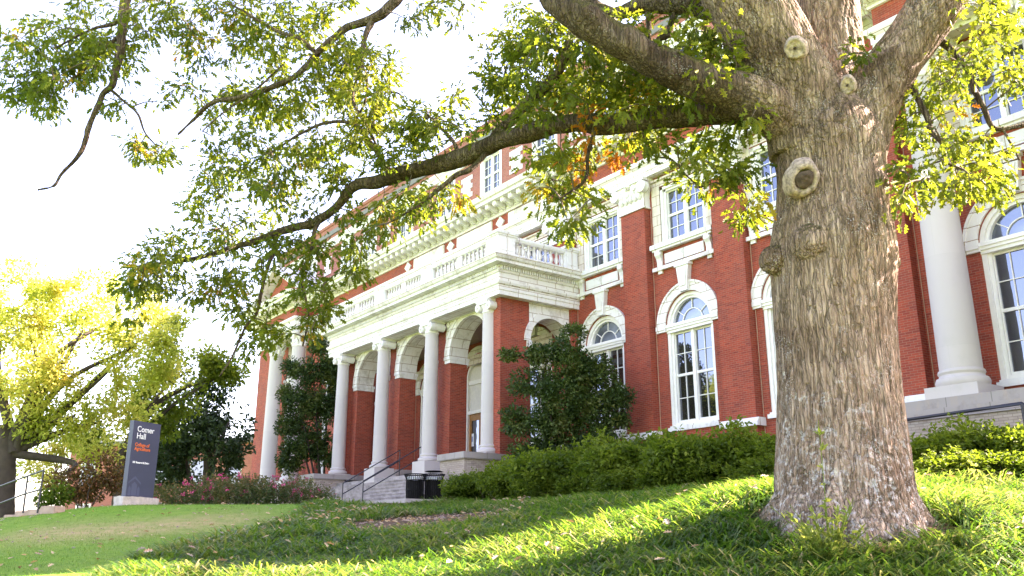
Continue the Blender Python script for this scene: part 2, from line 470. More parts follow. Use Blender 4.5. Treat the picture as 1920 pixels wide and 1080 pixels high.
# attic storey
VA = 23.7
att = MB()
ax = [3.0] + [(BAYS[i] + BAYS[i + 1]) / 2 for i in range(len(BAYS) - 1)] + [62.2]
afront = lambda a, d, z: (a, VA + d, z)
for i, uc in enumerate(BAYS): arch_wall(att, afront, ax[i], ax[i + 1], uc, .95, 17.0, 19.3, 20.95, .22, 15.3, arch=False)
for u in (3.0, 62.2): att.quad((u, VA, 15.3), (u, 40, 15.3), (u, 40, 20.95), (u, VA, 20.95))
att_o = att.build('attic_wall', M['brick_pink'], hall)
b = MB(); b.sweep([(-.45, 20.9), (.06, 20.9), (.10, 21.0), (.10, 21.1), (-.45, 21.12)], [(3.0, 40), (3.0, VA), (62.2, VA), (62.2, 40)])
b.build('coping', M['brick_pink'], hall)
b = MB(); b.sweep([(-.05, 19.3), (.08, 19.32), (.08, 19.55), (.16, 19.62), (.22, 19.74), (.22, 19.8), (-.05, 19.86)], [(3.0, 40), (3.0, VA), (62.2, VA), (62.2, 40)])
b.build('stringcourse', M['white_plain'], hall)
b = MB(); b.box(3.0, 62.2, 23.6, 40, 20.2, 20.5); b.build('roof', M['roof'], hall)

# pilasters with base and capital
def pil_capital():
    b = MB(); z0, z1 = 12.38, 13.57
    b.box(-.72, .72, -.08, .42, z0, z0 + .06); b.box(-.68, .68, -.04, .42, z0 + .06, z0 + .42)
    b.add([(-.66, -.03, z0 + .42), (.66, -.03, z0 + .42), (.66, .42, z0 + .42), (-.66, .42, z0 + .42),
           (-.80, -.16, z1 - .12), (.80, -.16, z1 - .12), (.80, .42, z1 - .12), (-.80, .42, z1 - .12)],
          [(0, 1, 5, 4), (1, 2, 6, 5), (3, 0, 4, 7), (2, 3, 7, 6)])
    b.box(-.9, .9, -.24, .42, z1 - .12, z1)
    for s in (-1, 1):
        b.scroll(s * .74, -.12, z1 - .36, .235, .26); b.scroll(s * .25, -.14, z1 - .27, .12, .12)
    for r_, (k, zz) in enumerate(((5, z0 + .5), (4, z0 + .72))):
        for i in range(k):
            uu = -.5 + i * 1.0 / (k - 1)
            b.lathe(uu, -.08 - .03 * r_, [(.02, zz - .14), (.10, zz - .06), (.115, zz + .04), (.07, zz + .14), (.02, zz + .19)], 8)
    b.lathe(0, -.2, [(.02, z1 - .3), (.13, z1 - .2), (.13, z1 - .08), (.02, z1 + .02)], 10)
    return b
pm = MB(); pm.box(-.64, .64, 0, .42, .5, 12.4)
pm_me = pm.mesh('pilaster', M['brick'], org=(0, 0, 0))
cap_me = pil_capital().mesh('capital', M['carved'], org=(0, 0, 0), smooth=True)
bm_ = MB(); bm_.extr([(.42, 3.60), (-.14, 3.60), (-.14, 3.72), (-.08, 3.80), (-.05, 3.86), (.42, 3.86)], -.77, .77)
base_me = bm_.mesh('base', M['white_plain'], org=(0, 0, 0))
for u in PIL:
    p = link('pilaster', pm_me, None, hall, (U0 - u, VP - V0, -Z0))
    link('base', base_me, None, p); link('capital', cap_me, None, p)
    jt = MB(); jt.box(-.655, -.64, .28, .30, .6, 12.3)
    link('sealant_joint', jt.mesh('sealant_joint', M['sealant'], org=(0, 0, 0)), None, p, (.06, 0, 0))

# entablature: architrave, carved brick frieze behind, bracketed cornice
PATH = [(3.0, 40), (3.0, 22.72), (6.9, 22.72), (6.9, 21.62), (11.85, 21.62), (11.85, 22.72), (53.1, 22.72), (53.1, 21.62), (59.3, 21.62), (59.3, 22.72), (62.25, 22.72), (62.25, 40)]
b = MB(); b.sweep([(-.5, 13.42), (-.5, 13.56), (.0, 13.56), (.0, 13.78), (.03, 13.78), (.03, 13.98), (.10, 14.04), (.15, 14.12), (.15, 14.26), (-.06, 14.33)], PATH)
b.build('architrave', M['white'], hall)
b = MB(); b.sweep([(-.06, 14.25), (-.06, 15.0)], PATH); b.build('frieze', M['brick'], hall)
for u0, u1 in ((6.9, 11.85), (53.1, 59.3)):
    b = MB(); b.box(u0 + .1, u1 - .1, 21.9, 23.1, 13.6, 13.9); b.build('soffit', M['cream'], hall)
for u in (29.6, 34.0, 38.3):
    b = MB(); b.box(u - 1.52, u + 1.52, 22.70, 22.80, 14.37, 14.86); b.build('frieze_panel', M['white_plain'], hall)
for u in (31.8, 36.15, 40.5, 27.45):
    b = MB(); b.prism([(u - .34, 14.6), (u, 14.3), (u + .34, 14.6), (u, 14.9)], 22.71, 22.8); b.build('frieze_diamond', M['white_plain'], hall)
b = MB(); b.sweep([(-.06, 14.93), (.04, 14.93), (.06, 15.0), (.14, 15.03), (.08, 15.06), (.08, 15.36), (.80, 15.38), (.82, 15.52), (.90, 15.56), (.98, 15.70), (1.0, 15.78), (.2, 15.95), (-1.2, 16.0)], PATH)
cor = b.build('cornice', M['white'], hall)
bk = MB(); bk.extr([(.1, 15.06), (-.12, 15.06), (-.20, 15.12), (-.36, 15.17), (-.52, 15.2), (-.60, 15.28), (-.60, 15.37), (.1, 15.37)], -.10, .10)
bk.scroll(0, -.50, 15.24, .10, .24, 'u', 12); bk.scroll(0, -.06, 15.16, .10, .22, 'u', 12)
bk_me = bk.mesh('bracket', M['carved'], org=(0, 0, 0), smooth=True)
nbr = 0
for u0, u1, v in ((3.2, 6.7, 22.62), (7.1, 11.7, 21.52), (12.2, 52.9, 22.62), (53.3, 59.1, 21.52), (59.6, 62.1, 22.62)):
    k = int(round((u1 - u0) / .62))
    for i in range(k + 1):
        if nbr < 99: link('bracket', bk_me, None, cor, (U0 - (u0 + (u1 - u0) * i / k), v - V0, -Z0)); nbr += 1
# pediment over each pavilion
for uc in (9.35, 56.2):
    b = MB(); b.prism([(uc - 3.6, 15.9), (uc + 3.6, 15.9), (uc, 17.9)], 21.75, 23.75)
    ped = b.build('pediment', M['brick'], hall)
    b = MB()
    for s in (-1, 1):
        b.prism([(uc + s * 4.1, 15.85), (uc + s * 4.1, 16.15), (uc, 18.42), (uc, 18.08)], 21.0, 23.74)
    b.build('raking_cornice', M['white_plain'], ped)
# attic quoin panels between the upper windows
for a0, a1 in zip(BAYS[1:], BAYS[2:]):
    u = (a0 + a1) / 2; b = MB()
    b.box(u - .34, u + .34, VA - .05, VA + .02, 17.45, 18.65)
    for k in range(5):
        if k % 2 == 0: b.box(u - .52, u + .52, VA - .048, VA + .02, 17.45 + k * .24, 17.45 + (k + 1) * .24)
    b.build('attic_panel', M['white_plain'], hall)

# windows ------------------------------------------------------------
def sash_bars(b, g0, g1, z0, z1, v, hw=.88):
    """two double-hung sashes side by side: frame boards then bars"""
    zm = z0 + (z1 - z0) * .52
    b.box(-.07, .07, v - .1, v + .02, z0, z1)
    for s in (-1, 1):
        a, c = sorted((s * .07, s * hw))
        b.box(a, c, v - .055, v + .02, zm - .045, zm + .045)
        b.box(a, c, v - .045, v + .02, z0, z0 + .09); b.box(a, c, v - .045, v + .02, z1 - .06, z1)
        for x in (a, c): b.box(x - .03, x + .03, v - .05, v + .019, z0, z1)
        xm = (a + c) / 2; b.box(xm - .013, xm + .013, v - .03, v + .018, z0 + .09, z1 - .06)
        for q in ((z0 + .09 + zm - .045) / 2, (zm + .045 + z1 - .06) / 2): b.box(a, c, v - .031, v + .017, q - .013, q + .013)
def arched_window():
    o = (0, 0, 0)
    fr = MB(); zb, zs = 3.99, 7.62; hw = .88
    for s in (-1, 1):
        a, c = sorted((s * 1.1, s * .97)); fr.box(a, c, .06, .30, zb, zs)
        a, c = sorted((s * .975, s * hw)); fr.box(a, c, .13, .30, zb, zs)
    fr.box(-1.1, 1.1, .02, .30, 7.36, 7.46); fr.box(-1.1, 1.1, -.03, .31, 7.46, 7.55); fr.box(-1.12, 1.12, -.07, .32, 7.55, 7.66)
    fr.ring(0, zs, .97, 1.1, .05, .30); fr.ring(0, zs, hw + .0, .975, .12, .30)
    fr.box(-1.1, 1.1, .10, .30, 3.86, 4.1)
    sash_bars(fr, 0, 0, 4.1, 7.36, .25)
    fr.ring(0, 7.66, .46, .49, .21, .27, n=20)
    for a in (36, 90, 144):
        t = R(a); d = (math.cos(t), math.sin(t)); nx, nz = -d[1] * .014, d[0] * .014
        fr.prism([(d[0] * .49 + nx, 7.66 + d[1] * .49 + nz), (d[0] * .9 + nx, 7.66 + d[1] * .9 + nz), (d[0] * .9 - nx, 7.66 + d[1] * .9 - nz), (d[0] * .49 - nx, 7.66 + d[1] * .49 - nz)], .21, .27)
    w = link('window', fr.mesh('window', M['frame'], org=o), None, hall)
    p = MB(); p.quad((-.9, .255, 4.0), (.9, .255, 4.0), (.9, .255, 7.4), (-.9, .255, 7.4))
    link('pane', p.mesh('pane', M['glass'], org=o), None, w)
    p = MB(); p.fan(0, 7.6, .9, .256); link('fanlight', p.mesh('fanlight', M['glass_fan'], org=o), None, w)
    p = MB(); p.box(-1.16, 1.16, -.10, .3, 3.80, 3.93); p.box(-1.1, 1.1, -.05, .3, 3.93, 3.99)
    link('sill', p.mesh('sill', M['white_plain'], org=o), None, w)
    p = MB(); p.ring(0, 7.64, 1.1, 1.40, -.06, .1); p.ring(0, 7.64, 1.40, 1.48, -.10, .1)
    for s in (-1, 1):
        a, c = sorted((s * 1.08, s * 1.52)); p.box(a, c, -.12, .2, 7.50, 7.66); p.box(min(a, s * 1.1), max(c, s * 1.1) - .0, -.085, .2, 7.42, 7.50)
    link('archivolt', p.mesh('archivolt', M['white'], org=o), None, w)
    p = MB(); p.prism([(-.17, 8.72), (.17, 8.72), (.31, 9.78), (-.31, 9.78)], -.20, .05); p.box(-.35, .35, -.24, .05, 9.66, 9.77)
    p.prism([(-.12, 8.9), (.12, 8.9), (.2, 9.5), (-.2, 9.5)], -.23, -.15)
    link('keystone', p.mesh('keystone', M['carved'], org=o), None, w)
    return w
def upper_window():
    o = (0, 0, 0); fr = MB()
    for s in (-1, 1):
        a, c = sorted((s * 1.1, s * .97)); fr.box(a, c, .02, .30, 10.8, 13.1)
        a, c = sorted((s * .975, s * .88)); fr.box(a, c, .1, .30, 10.8, 13.1)
    fr.box(-1.1, 1.1, .02, .30, 12.98, 13.12); fr.box(-.98, .98, .1, .3, 12.9, 12.99)
    sash_bars(fr, 0, 0, 10.84, 12.92, .25)
    fr.box(-1.1, 1.1, .08, .30, 10.77, 10.86)
    w = link('window', fr.mesh('window', M['frame'], org=o), None, hall)
    p = MB(); p.quad((-.9, .255, 10.8), (.9, .255, 10.8), (.9, .255, 12.95), (-.9, .255, 12.95))
    link('pane', p.mesh('pane', M['glass'], org=o), None, w)
    p = MB(); p.box(-1.5, 1.5, -.26, .3, 10.60, 10.78); p.box(-1.44, 1.44, -.2, .2, 10.52, 10.60)
    link('sill', p.mesh('sill', M['white_plain'], org=o), None, w)
    p = MB()
    for s in (-1, 1):
        a, c = sorted((s * 1.1, s * 1.5)); p.box(a, c, -.03, .2, 10.78, 13.44)
    p.box(-1.5, 1.5, -.032, .1, 13.12, 13.45); p.box(-1.5, 1.5, -.12, .1, 13.36, 13.44)
    link('quoin', p.mesh('quoin', M['cream'], org=o), None, w)
    p = MB(); p.box(-1.52, 1.52, -.14, .1, 9.78, 9.92); p.box(-.95, .95, -.06, .1, 10.0, 10.38); p.box(-.87, .87, -.075, .1, 10.06, 10.32)
    link('apron', p.mesh('apron', M['white_plain'], org=o), None, w)
    for s in (-1, 1):
        p = MB(); uu = s * 1.2
        p.extr([(.1, 9.92), (-.08, 9.92), (-.08, 10.1), (-.12, 10.25), (-.2, 10.36), (-.21, 10.52), (.1, 10.52)], uu - .12, uu + .12)
        p.scroll(uu, -.12, 10.42, .08, .28, 'u', 12); p.box(uu - .1, uu + .1, -.07, .1, 9.66, 9.78)
        link('console', p.mesh('console', M['carved'], org=o), None, w)
    return w
def attic_window():
    o = (0, 0, 0); fr = MB()
    for s in (-1, 1):
        a, c = sorted((s * .95, s * .74)); fr.box(a, c, .0, .2, 17.0, 19.3)
    fr.box(-.95, .95, .0, .2, 19.14, 19.3)
    sash_bars(fr, 0, 0, 17.05, 19.14, .16, .74); fr.box(-1.0, 1.0, -.06, .2, 16.92, 17.05)
    w = link('window', fr.mesh('window', M['frame'], org=o), None, hall)
    p = MB(); p.quad((-.8, .165, 17.0), (.8, .165, 17.0), (.8, .165, 19.2), (-.8, .165, 19.2))
    link('pane', p.mesh('pane', M['glass'], org=o), None, w)
    return w
aw, uw, tw_ = arched_window(), upper_window(), attic_window()
first = {'a': aw, 'u': uw, 't': tw_}
def place(k, uc, v):
    loc = (U0 - uc, v - V0, -Z0)
    if first[k] is not None: o = first[k]; first[k] = None; o.location = loc; proto[k] = o
    else: dup(proto[k], hall, loc)
proto = {}
for uc in BAYS[1:]:
    if uc != 34.0: place('a', uc, VW)
    place('u', uc, VW); place('t', uc, VA)

# giant columns of the pavilions
def giant_column(u):
    b = MB(); pr = [(r_ * .80, z) for r_, z in [(.74, 3.78), (.79, 3.84), (.80, 3.92), (.76, 4.0), (.68, 4.03), (.66, 4.08), (.70, 4.14), (.68, 4.2), (.63, 4.22)]]
    sh = [(.505 - .075 * (t ** 1.6), 4.22 + 8.2 * t) for t in np.linspace(0, 1, 14)]
    b.lathe(0, 0, [(r_, z) for r_, z in sh], 40)
    c = link('column', b.mesh('column', M['column'], org=(0, 0, 0), smooth=True), None, hall, (U0 - u, 22.2 - V0, -Z0))
    b = MB(); b.lathe(0, 0, pr, 40); b.box(-.67, .67, -.67, .67, 3.46, 3.78)
    link('base', b.mesh('base', M['column'], org=(0, 0, 0), smooth=True), None, c)
    b = MB(); b.lathe(0, 0, [(.46, 12.36), (.48, 12.42), (.44, 12.48), (.43, 12.7), (.52, 13.1), (.68, 13.42)], 28); b.box(-.8, .8, -.8, .8, 13.42, 13.56)
    for sx in (-1, 1):
        for sy in (-1, 1): b.scroll(sx * .53, sy * .53, 13.2, .2, .2); b.scroll(sx * .53, sy * .53, 13.2, .19, .18, 'u')
    for r_, k, zz, rr in ((0, 10, 12.62, .44), (1, 8, 12.95, .50)):
        for i in range(k):
            a = 2 * math.pi * (i + .5 * r_) / k
            b.lathe(rr * math.cos(a), rr * math.sin(a), [(.02, zz - .16), (.10, zz - .06), (.12, zz + .05), (.08, zz + .15), (.02, zz + .2)], 8)
    link('capital', b.mesh('capital', M['carved'], org=(0, 0, 0), smooth=True), None, c)
for u in (10.95, 7.75, 53.6, 57.4): giant_column(u)
for u0, u1 in ((-1.05, 13.6), (52.5, 62.2)):
    b = MB(); b.box(u0 + .05, u1 - .05, 21.25, 23.0, .2, 2.96); fo = b.build('foundation', M['brick_light'], hall)
    b = MB(); b.box(u0, u1, 21.2, 23.0, 2.96, 3.2); b.box(u0, u1 - .03, 21.33, 22.99, 3.2, 3.46)
    b.build('coping', M['limestone'], fo)

# ------------------------------------------------------------------ entrance porch
UR, UL, VF = 27.0, 41.55, 19.9
pw = MB(); sp = MB(); av = MB(); IMP = []
pf = lambda a, d, z: (a, VF + d, z)
AC = [29.95, 34.33, 38.65]
cuts = [UR, 32.14, 36.49, UL]
for i, ac in enumerate(AC):
    a0, a1 = cuts[i], cuts[i + 1]
    for x0, x1 in ((a0, ac - 1.5), (ac + 1.5, a1)):
        pw.box(x0, x1, VF, VF + .85, 2.8, 7.55)
        pw.box(x0 if x0 in (UR,) else x0, x1, VF + .002, VF + .85, 7.55, 9.32)
    for s in (-1, 1):
        e = ac + s * 1.5
        x0, x1 = sorted((e - s * .07, e + s * .40)); im = MB(); IMP.append(im); im.box(x0, x1, VF - .10, VF + .93, 7.60, 7.72); im.box(min(x0, x1) + .02, max(x0, x1) - .02, VF - .06, VF + .9, 7.45, 7.60)
        x0, x1 = sorted((ac + s * 1.5, ac + s * 1.86))
    arch_wall(sp, lambda a, d, z: (a, VF - .03 + d, z), ac - 1.87, ac + 1.87, ac, 1.5, 7.7, 7.72, 9.31, .9, 7.7, bottom=False)
    av.ring(ac, 7.72, 1.5, 1.8, VF - .08, VF + .02); av.ring(ac, 7.72, 1.74, 1.84, VF - .12, VF)
    for s in (-1, 1): av.scroll(ac + s * 1.66, VF - .05, 9.12, .12, .08)
for us, sgn in ((UR, 1), (UL, -1)):
    mp = lambda a, d, z, us=us, sgn=sgn: (us + sgn * d, a, z)
    for x0, x1 in ((VF + .85, 20.22), (22.86, 23.1)):
        x0, x1 = sorted((x0, x1))
    u0, u1 = sorted((us, us + sgn * .8))
    pw.box(u0, u1, VF - .55, VF, 2.8, 9.32) if False else None
    pw.box(u0, u1, VF + .85, VF + .87, 2.8, 9.32); pw.box(u0, u1, 22.85, 23.09, 2.8, 7.6)
    arch_wall(sp, lambda a, d, z, us=us, sgn=sgn: (us - sgn * .03 + sgn * d, a, z), VF + .82, 23.05, 21.8, 1.05, 7.7, 7.72, 9.31, .83, 7.7, bottom=False)
    for i in range(24):
        t0, t1 = math.pi * i / 24, math.pi * (i + 1) / 24
        P = [(us - sgn * o, 21.8 + r_ * math.cos(t), 7.72 + r_ * math.sin(t)) for o in (.08, 0) for r_, t in ((1.05, t0), (1.32, t0), (1.32, t1), (1.05, t1))]
        av.add(P, [(0, 1, 2, 3), (1, 5, 6, 2), (0, 3, 7, 4)])
    x0, x1 = sorted((us - sgn * .1, us + sgn * .85)); im = MB(); im.box(x0, x1, 20.6, 20.82, 7.45, 7.72); IMP.append(im); im = MB(); im.box(x0, x1, 22.78, 23.05, 7.45, 7.72); IMP.append(im)
    # brick corner pier beside the end column
    c0, c1 = sorted((us, us + sgn * .8)); pw.box(c0 + .001, c1 - .3, 19.33, VF, 2.8, 9.31)
porch = pw.build('porch_wall', M['brick'], hall)
sp.build('spandrel', M['white'], porch); av.build('archivolt', M['white'], porch); [im.build('impost', M['white_plain'], porch) for im in IMP]
for ac0, ac1 in ((UR - .03, 28.47), (31.43, 32.85), (35.81, 37.17), (40.13, UL + .03)):
    b = MB(); b.box(ac0, ac1, VF - .03, VF + .88, 2.8, 3.25); b.build('pier_base', M['limestone'], porch)
b = MB(); b.box(UR, UL, 18.9, 23.1, .8, 2.8); b.build('porch_floor', M['concrete'], hall)
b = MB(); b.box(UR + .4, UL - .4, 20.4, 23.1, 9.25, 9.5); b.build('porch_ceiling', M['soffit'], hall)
b = MB(); b.box(UR + .8, UL - .8, 22.95, 23.1, 8.2, 8.45); b.box(UR + .8, UL - .8, 22.85, 23.1, 8.45, 8.6); b.build('porch_moulding', M['cream'], hall)
PP = [(26.66, 23.1), (26.66, 19.02), (41.9, 19.02), (41.9, 23.1)]
b = MB(); b.sweep([(-1.4, 9.36), (-1.4, 9.3), (0, 9.3), (0, 9.48), (.03, 9.49), (.03, 9.68), (.09, 9.72), (.12, 9.8), (.12, 9.84), (.0, 9.87), (.0, 10.19), (.06, 10.2), (.09, 10.26), (.09, 10.42), (.20, 10.44), (.42, 10.47), (.42, 10.58), (.48, 10.62), (.53, 10.72), (.54, 10.78), (.1, 10.86), (-1.5, 10.9)], PP)
ent = b.build('porch_entablature', M['white'], hall)
b = MB()
for i in range(int((41.9 - 26.66) / .115)): b.box(26.66 + i * .115, 26.66 + i * .115 + .065, 18.85, 18.94, 10.29, 10.42)
b.build('dentil_course', M['white_plain'], ent); b = MB()
for i in range(int(4.0 / .115)): b.box(26.49, 26.58, 19.02 + i * .115, 19.085 + i * .115, 10.29, 10.42)
b.build('dentil_course', M['white_plain'], ent)
b = MB(); b.box(26.9, 41.6, 19.3, 23.1, 10.2, 10.95); b.build('porch_roof', M['limestone'], hall)
# balustrade
BV, BUR, BUL = 19.02, 26.68, 41.88
b = MB(); b.sweep([(-.34, 10.86), (.06, 10.86), (.06, 10.98), (.0, 11.04), (-.30, 11.04)], [(BUR, 23.0), (BUR, BV), (BUL, BV), (BUL, 23.0)])
b.sweep([(-.30, 11.60), (-.01, 11.60), (.05, 11.68), (.05, 11.76), (-.0, 11.80), (-.3, 11.80), (-.34, 11.72), (-.30, 11.60)], [(BUR, 23.0), (BUR, BV), (BUL, BV), (BUL, 23.0)])
bal = b.build('balustrade', M['white_plain'], hall)
ped = MB(); 
def pedestal(uc, vc, hu, hv):
    b = MB(); b.box(-hu, hu, -hv, hv, 10.87, 11.78); b.box(-hu - .05, hu + .05, -hv - .05, hv + .05, 10.86, 11.02)
    b.box(-hu - .04, hu + .04, -hv - .04, hv + .04, 11.72, 11.79); b.box(-hu - .09, hu + .09, -hv - .09, hv + .09, 11.79, 11.9); b.box(-hu + .03, hu - .03, -hv + .03, hv - .03, 11.9, 11.95)
    b.box(-hu + .1, hu - .1, -hv - .02, hv + .02, 11.12, 11.62) ; b.box(-hu - .02, hu + .02, -hv + .1, hv - .1, 11.12, 11.62)
    link('pedestal', b.mesh('pedestal', M['white_plain'], org=(0, 0, 0)), None, bal, (U0 - uc, vc - V0, -Z0))
CU = [27.75, 32.15, 36.5, 40.8]
pedestal(BUR + .36, BV + .34, .42, .42); pedestal(BUL - .36, BV + .34, .42, .42)
for u in CU[1:3]: pedestal(u, BV + .15, .42, .22)
pedestal(BUR + .15, 22.7, .22, .32); pedestal(BUL - .15, 22.7, .22, .32)
bb = MB(); bb.lathe(0, 0, [(.085, 11.03), (.085, 11.08), (.055, 11.1), (.06, 11.14), (.10, 11.24), (.095, 11.3), (.055, 11.42), (.05, 11.5), (.075, 11.52), (.06, 11.55), (.085, 11.57), (.085, 11.62)], 12)
bb_me = bb.mesh('baluster', M['white_plain'], org=(0, 0, 0), smooth=True)
for u0, u1 in ((27.6, 31.6), (32.7, 35.95), (37.05, 40.95)):
    mid = (u0 + u1) / 2
    m2 = MB(); m2.box(-.17, .17, -.1, .1, 11.0, 11.62); link('balustrade_block', m2.mesh('balustrade_block', M['white_plain'], org=(0, 0, 0)), None, bal, (U0 - mid, BV + .15 - V0, -Z0))
    for s in (0, 1):
        x0, x1 = (u0, mid - .17) if s == 0 else (mid + .17, u1)
        for i in range(6): link('baluster', bb_me, None, bal, (U0 - (x0 + (x1 - x0) * (i + .5) / 6), BV + .15 - V0, -Z0))
for i in range(9): link('baluster', bb_me, None, bal, (U0 - BUR - .15, BV + 1.0 + i * .29 - V0, -Z0))
# porch columns
def porch_column(u, plinth):
    b = MB(); b.lathe(0, 0, [(.325 - .042 * t ** 1.7, 3.6 + 5.2 * t) for t in np.linspace(0, 1, 12)], 32)
    c = link('column', b.mesh('column', M['column'], org=(0, 0, 0), smooth=True), None, hall, (U0 - u, 19.36 - V0, -Z0))
    b = MB(); b.lathe(0, 0, [(.42, 3.3), (.46, 3.34), (.46, 3.42), (.41, 3.46), (.37, 3.48), (.36, 3.52), (.385, 3.55), (.37, 3.6), (.33, 3.62)], 32)
    if plinth: b.box(-.5, .5, -.5, .5, 2.0, 3.3)
    else: b.box(-.46, .46, -.46, .46, 3.22, 3.3)
    link('base', b.mesh('base', M['column'], org=(0, 0, 0), smooth=True), None, c)
    b = MB(); b.lathe(0, 0, [(.283, 8.76), (.31, 8.79), (.31, 8.83), (.285, 8.86), (.29, 8.96), (.36, 9.06), (.38, 9.16)], 28); b.box(-.42, .42, -.42, .42, 9.2, 9.3); b.box(-.37, .37, -.4, .4, 9.1, 9.21)
    for s in (-1, 1): b.scroll(s * .36, 0, 9.02, .175, .72); b.scroll(s * .36, -.36, 9.02, .06, .1)
    link('capital', b.mesh('capital', M['carved'], org=(0, 0, 0), smooth=True), None, c)
for i, u in enumerate(CU): porch_column(u, i in (1, 2))
# steps and cheek walls
b = MB(); ns = 8
for i in range(ns):
    z1 = 1.42 + (i + 1) * (2.8 - 1.42) / ns; v0 = 16.62 + i * .345
    b.box(28.65, 39.9, v0, 19.6, .6 if i == 0 else z1 - .2, z1 - .002 * (i == ns - 1)); b.box(28.65, 39.9, v0 - .025, v0 + .3, z1 - .045, z1 + .002)
b.build('entrance_steps', M['concrete'], hall)
for u0, u1 in ((27.0, 28.65), (39.9, 41.55)):
    b = MB(); b.box(u0, u1, 17.75, 19.32, .6, 2.98)
    cw = b.build('cheek_wall', M['brick_light'], hall)
    b = MB(); b.box(u0 - .09, u1 + .09, 17.66, 19.9, 2.98, 3.22); b.build('coping', M['limestone'], cw)
# main door
b = MB()
for s in (-1, 1): x = sorted((34 + s * 1.1, 34 + s * .98)); b.box(x[0], x[1], 23.15, 23.4, 2.8, 7.6)
b.box(32.9, 35.1, 23.16, 23.4, 5.9, 6.05); b.box(32.9, 35.1, 23.2, 23.4, 7.3, 7.5); b.ring(34, 7.5, 1.0, 1.1, 23.14, 23.4)
dr = b.build('entrance_door', M['frame'], hall)
b = MB(); b.box(33.0, 35.0, 23.28, 23.38, 6.05, 7.3); b.prism([(34 + 1.05 * math.cos(math.pi * i / 24), 7.5 + 1.05 * math.sin(math.pi * i / 24)) for i in range(25)], 23.29, 23.38)
b.build('tympanum', M['stucco'], dr)
for s in (-1, 1):
    a, c = sorted((34 + s * .02, 34 + s * .97)); b = MB()
    b.box(a, c, 23.26, 23.32, 2.82, 3.4); b.box(a, c, 23.26, 23.32, 5.6, 5.9)
    for x in (a, c - .16): b.box(x, x + .16, 23.261, 23.32, 3.4, 5.6)
    lf = b.build('door_leaf', M['wood'], dr)
    b = MB(); b.quad((a + .1, 23.3, 3.3), (c - .1, 23.3, 3.3), (c - .1, 23.3, 5.7), (a + .1, 23.3, 5.7)); b.build('pane', M['glass'], lf)
b = MB(); b.ring(34, 7.64, 1.1, 1.42, 23.02, 23.2); 
for s in (-1, 1):
    a, c = sorted((34 + s * 1.08, 34 + s * 1.5)); b.box(a, c, 22.98, 23.3, 7.46, 7.66)
b.build('archivolt', M['white'], dr)
def wld(mb, name, mat, base):
    """a thing of its own built in (u,v,z); origin at base"""
    vs = [wpos(*p) - base for p in mb.V]; mb.V = [tuple(x) for x in vs]
    return link(name, mb.mesh(name, mat, world=True), None, None, tuple(base))
b = MB(); b.box(34.62, 34.92, 23.285, 23.29, 4.4, 5.0)
pp = wld(b, 'paper_notice', M['paper'], wpos(34.77, 23.285, 4.4))
tag(pp, 'white paper notice taped to the wooden entrance door', 'notice')
b = MB(); b.box(34.69, 34.85, 23.283, 23.2855, 4.62, 4.86)
k = wld(b, 'printed_block', M['ink'], wpos(34.77, 23.285, 4.4)); k.parent = pp; k.location = (0, 0, 0)

def pipe_thing(name, paths, rad, mat, label, cat, base, group=None, part='rail'):
    """a tubular railing: each path one part"""
    e = empty(name, tuple(base)); tag(e, label, cat, group)
    for nm, pts in paths:
        P = np.array(pts) - base; d = []
        for a, c in zip(P, P[1:]): d += [a + (c - a) * t for t in np.linspace(0, 1, 6)[:-1]]
        d.append(P[-1]); V, Fq = tube(np.array(d), np.full(len(d), rad), 10)
        link(nm, quad_mesh(nm, V, Fq, mat), None, e)
    return e
for u, lab in ((34.6, 'left one of the two sloping dark handrails on the entrance steps'), (32.75, 'sloping dark handrail on the steps nearer the litter bins')):
    s0, s1 = 16.68, 19.35
    pipe_thing('handrail', [('top_rail', [wpos(u, s0, 2.44), wpos(u, s1, 3.98)]), ('lower_rail', [wpos(u, s0, 2.0), wpos(u, s1, 3.52)]),
                            ('post', [wpos(u, s0, 1.5), wpos(u, s0, 2.44)]), ('post', [wpos(u, s1, 2.6), wpos(u, s1, 3.98)])],
               .022, M['metal'], lab, 'handrail', wpos(u, s0, 1.5), 'handrails of the entrance steps')
# ================================================================== ground
CP = [(0,1080,11),(270,1080,10.5),(0,1000,19),(80,964,21.5),(250,948,24.5),(420,947,25),(600,948,24.5),(300,1005,16.5),(150,1005,17),(450,1003,15.5),
      (700,1080,8.5),(700,1000,13),(700,962,19),(720,949,25),(560,1040,11.5),
      (900,1080,8),(900,1010,11.5),(900,962,16.5),(900,942,23),
      (1100,1080,7.6),(1100,1003,10.3),(1100,952,13.5),(1100,930,17),
      (1300,1080,7.3),(1300,1000,8.8),(1300,945,10.2),(1300,915,12.5),
      (1430,905,10.3),(1430,945,9.2),(1590,984,8.5),(1740,945,8.9),(1740,914,10.3),(1900,922,10.5),(1900,1000,8.4),(1900,1080,7),(1600,1080,6.9),(2150,940,10.5),(2150,1080,7)]
P = [at(*c) - np.array([0, 0, (.20 if c[2] < 15 else .15) if (c[0] >= 700 or c == (560,1040,11.5)) else 0]) for c in CP]
P += [wpos(*c) for c in [(35,16.4,1.42),(30,16.4,1.42),(29,17,1.43),(24,17,1.5),(20,18,1.55),(12,19,1.5),(5,19,1.4),(45,18,1.3),(52,19,1.2),(60,18,1.1),(60,10,.9),(12,14.5,1.05),(6,13.5,.8),(40,14,1.25),(31,14,1.3)]]
P += [np.array(c, float) for c in [(-14,20.5,.15),(-16,26,.3),(-25,30,.2),(-25,45,.4),(-14,15,-.3),(-20,10,-.9),(0,0,-1.6),(5,0,-1.5),(-8,3,-1.45),(0,4,-.9),(6,4,-.72),(-6,6,-.95),(12,5,-.4),(12,11,.6),(14,0,-1.2),(-14,0,-1.7),(-13,34,.75),(0,45,1.3),(20,30,1.4),(20,12,.8)]]
P = np.array(P)
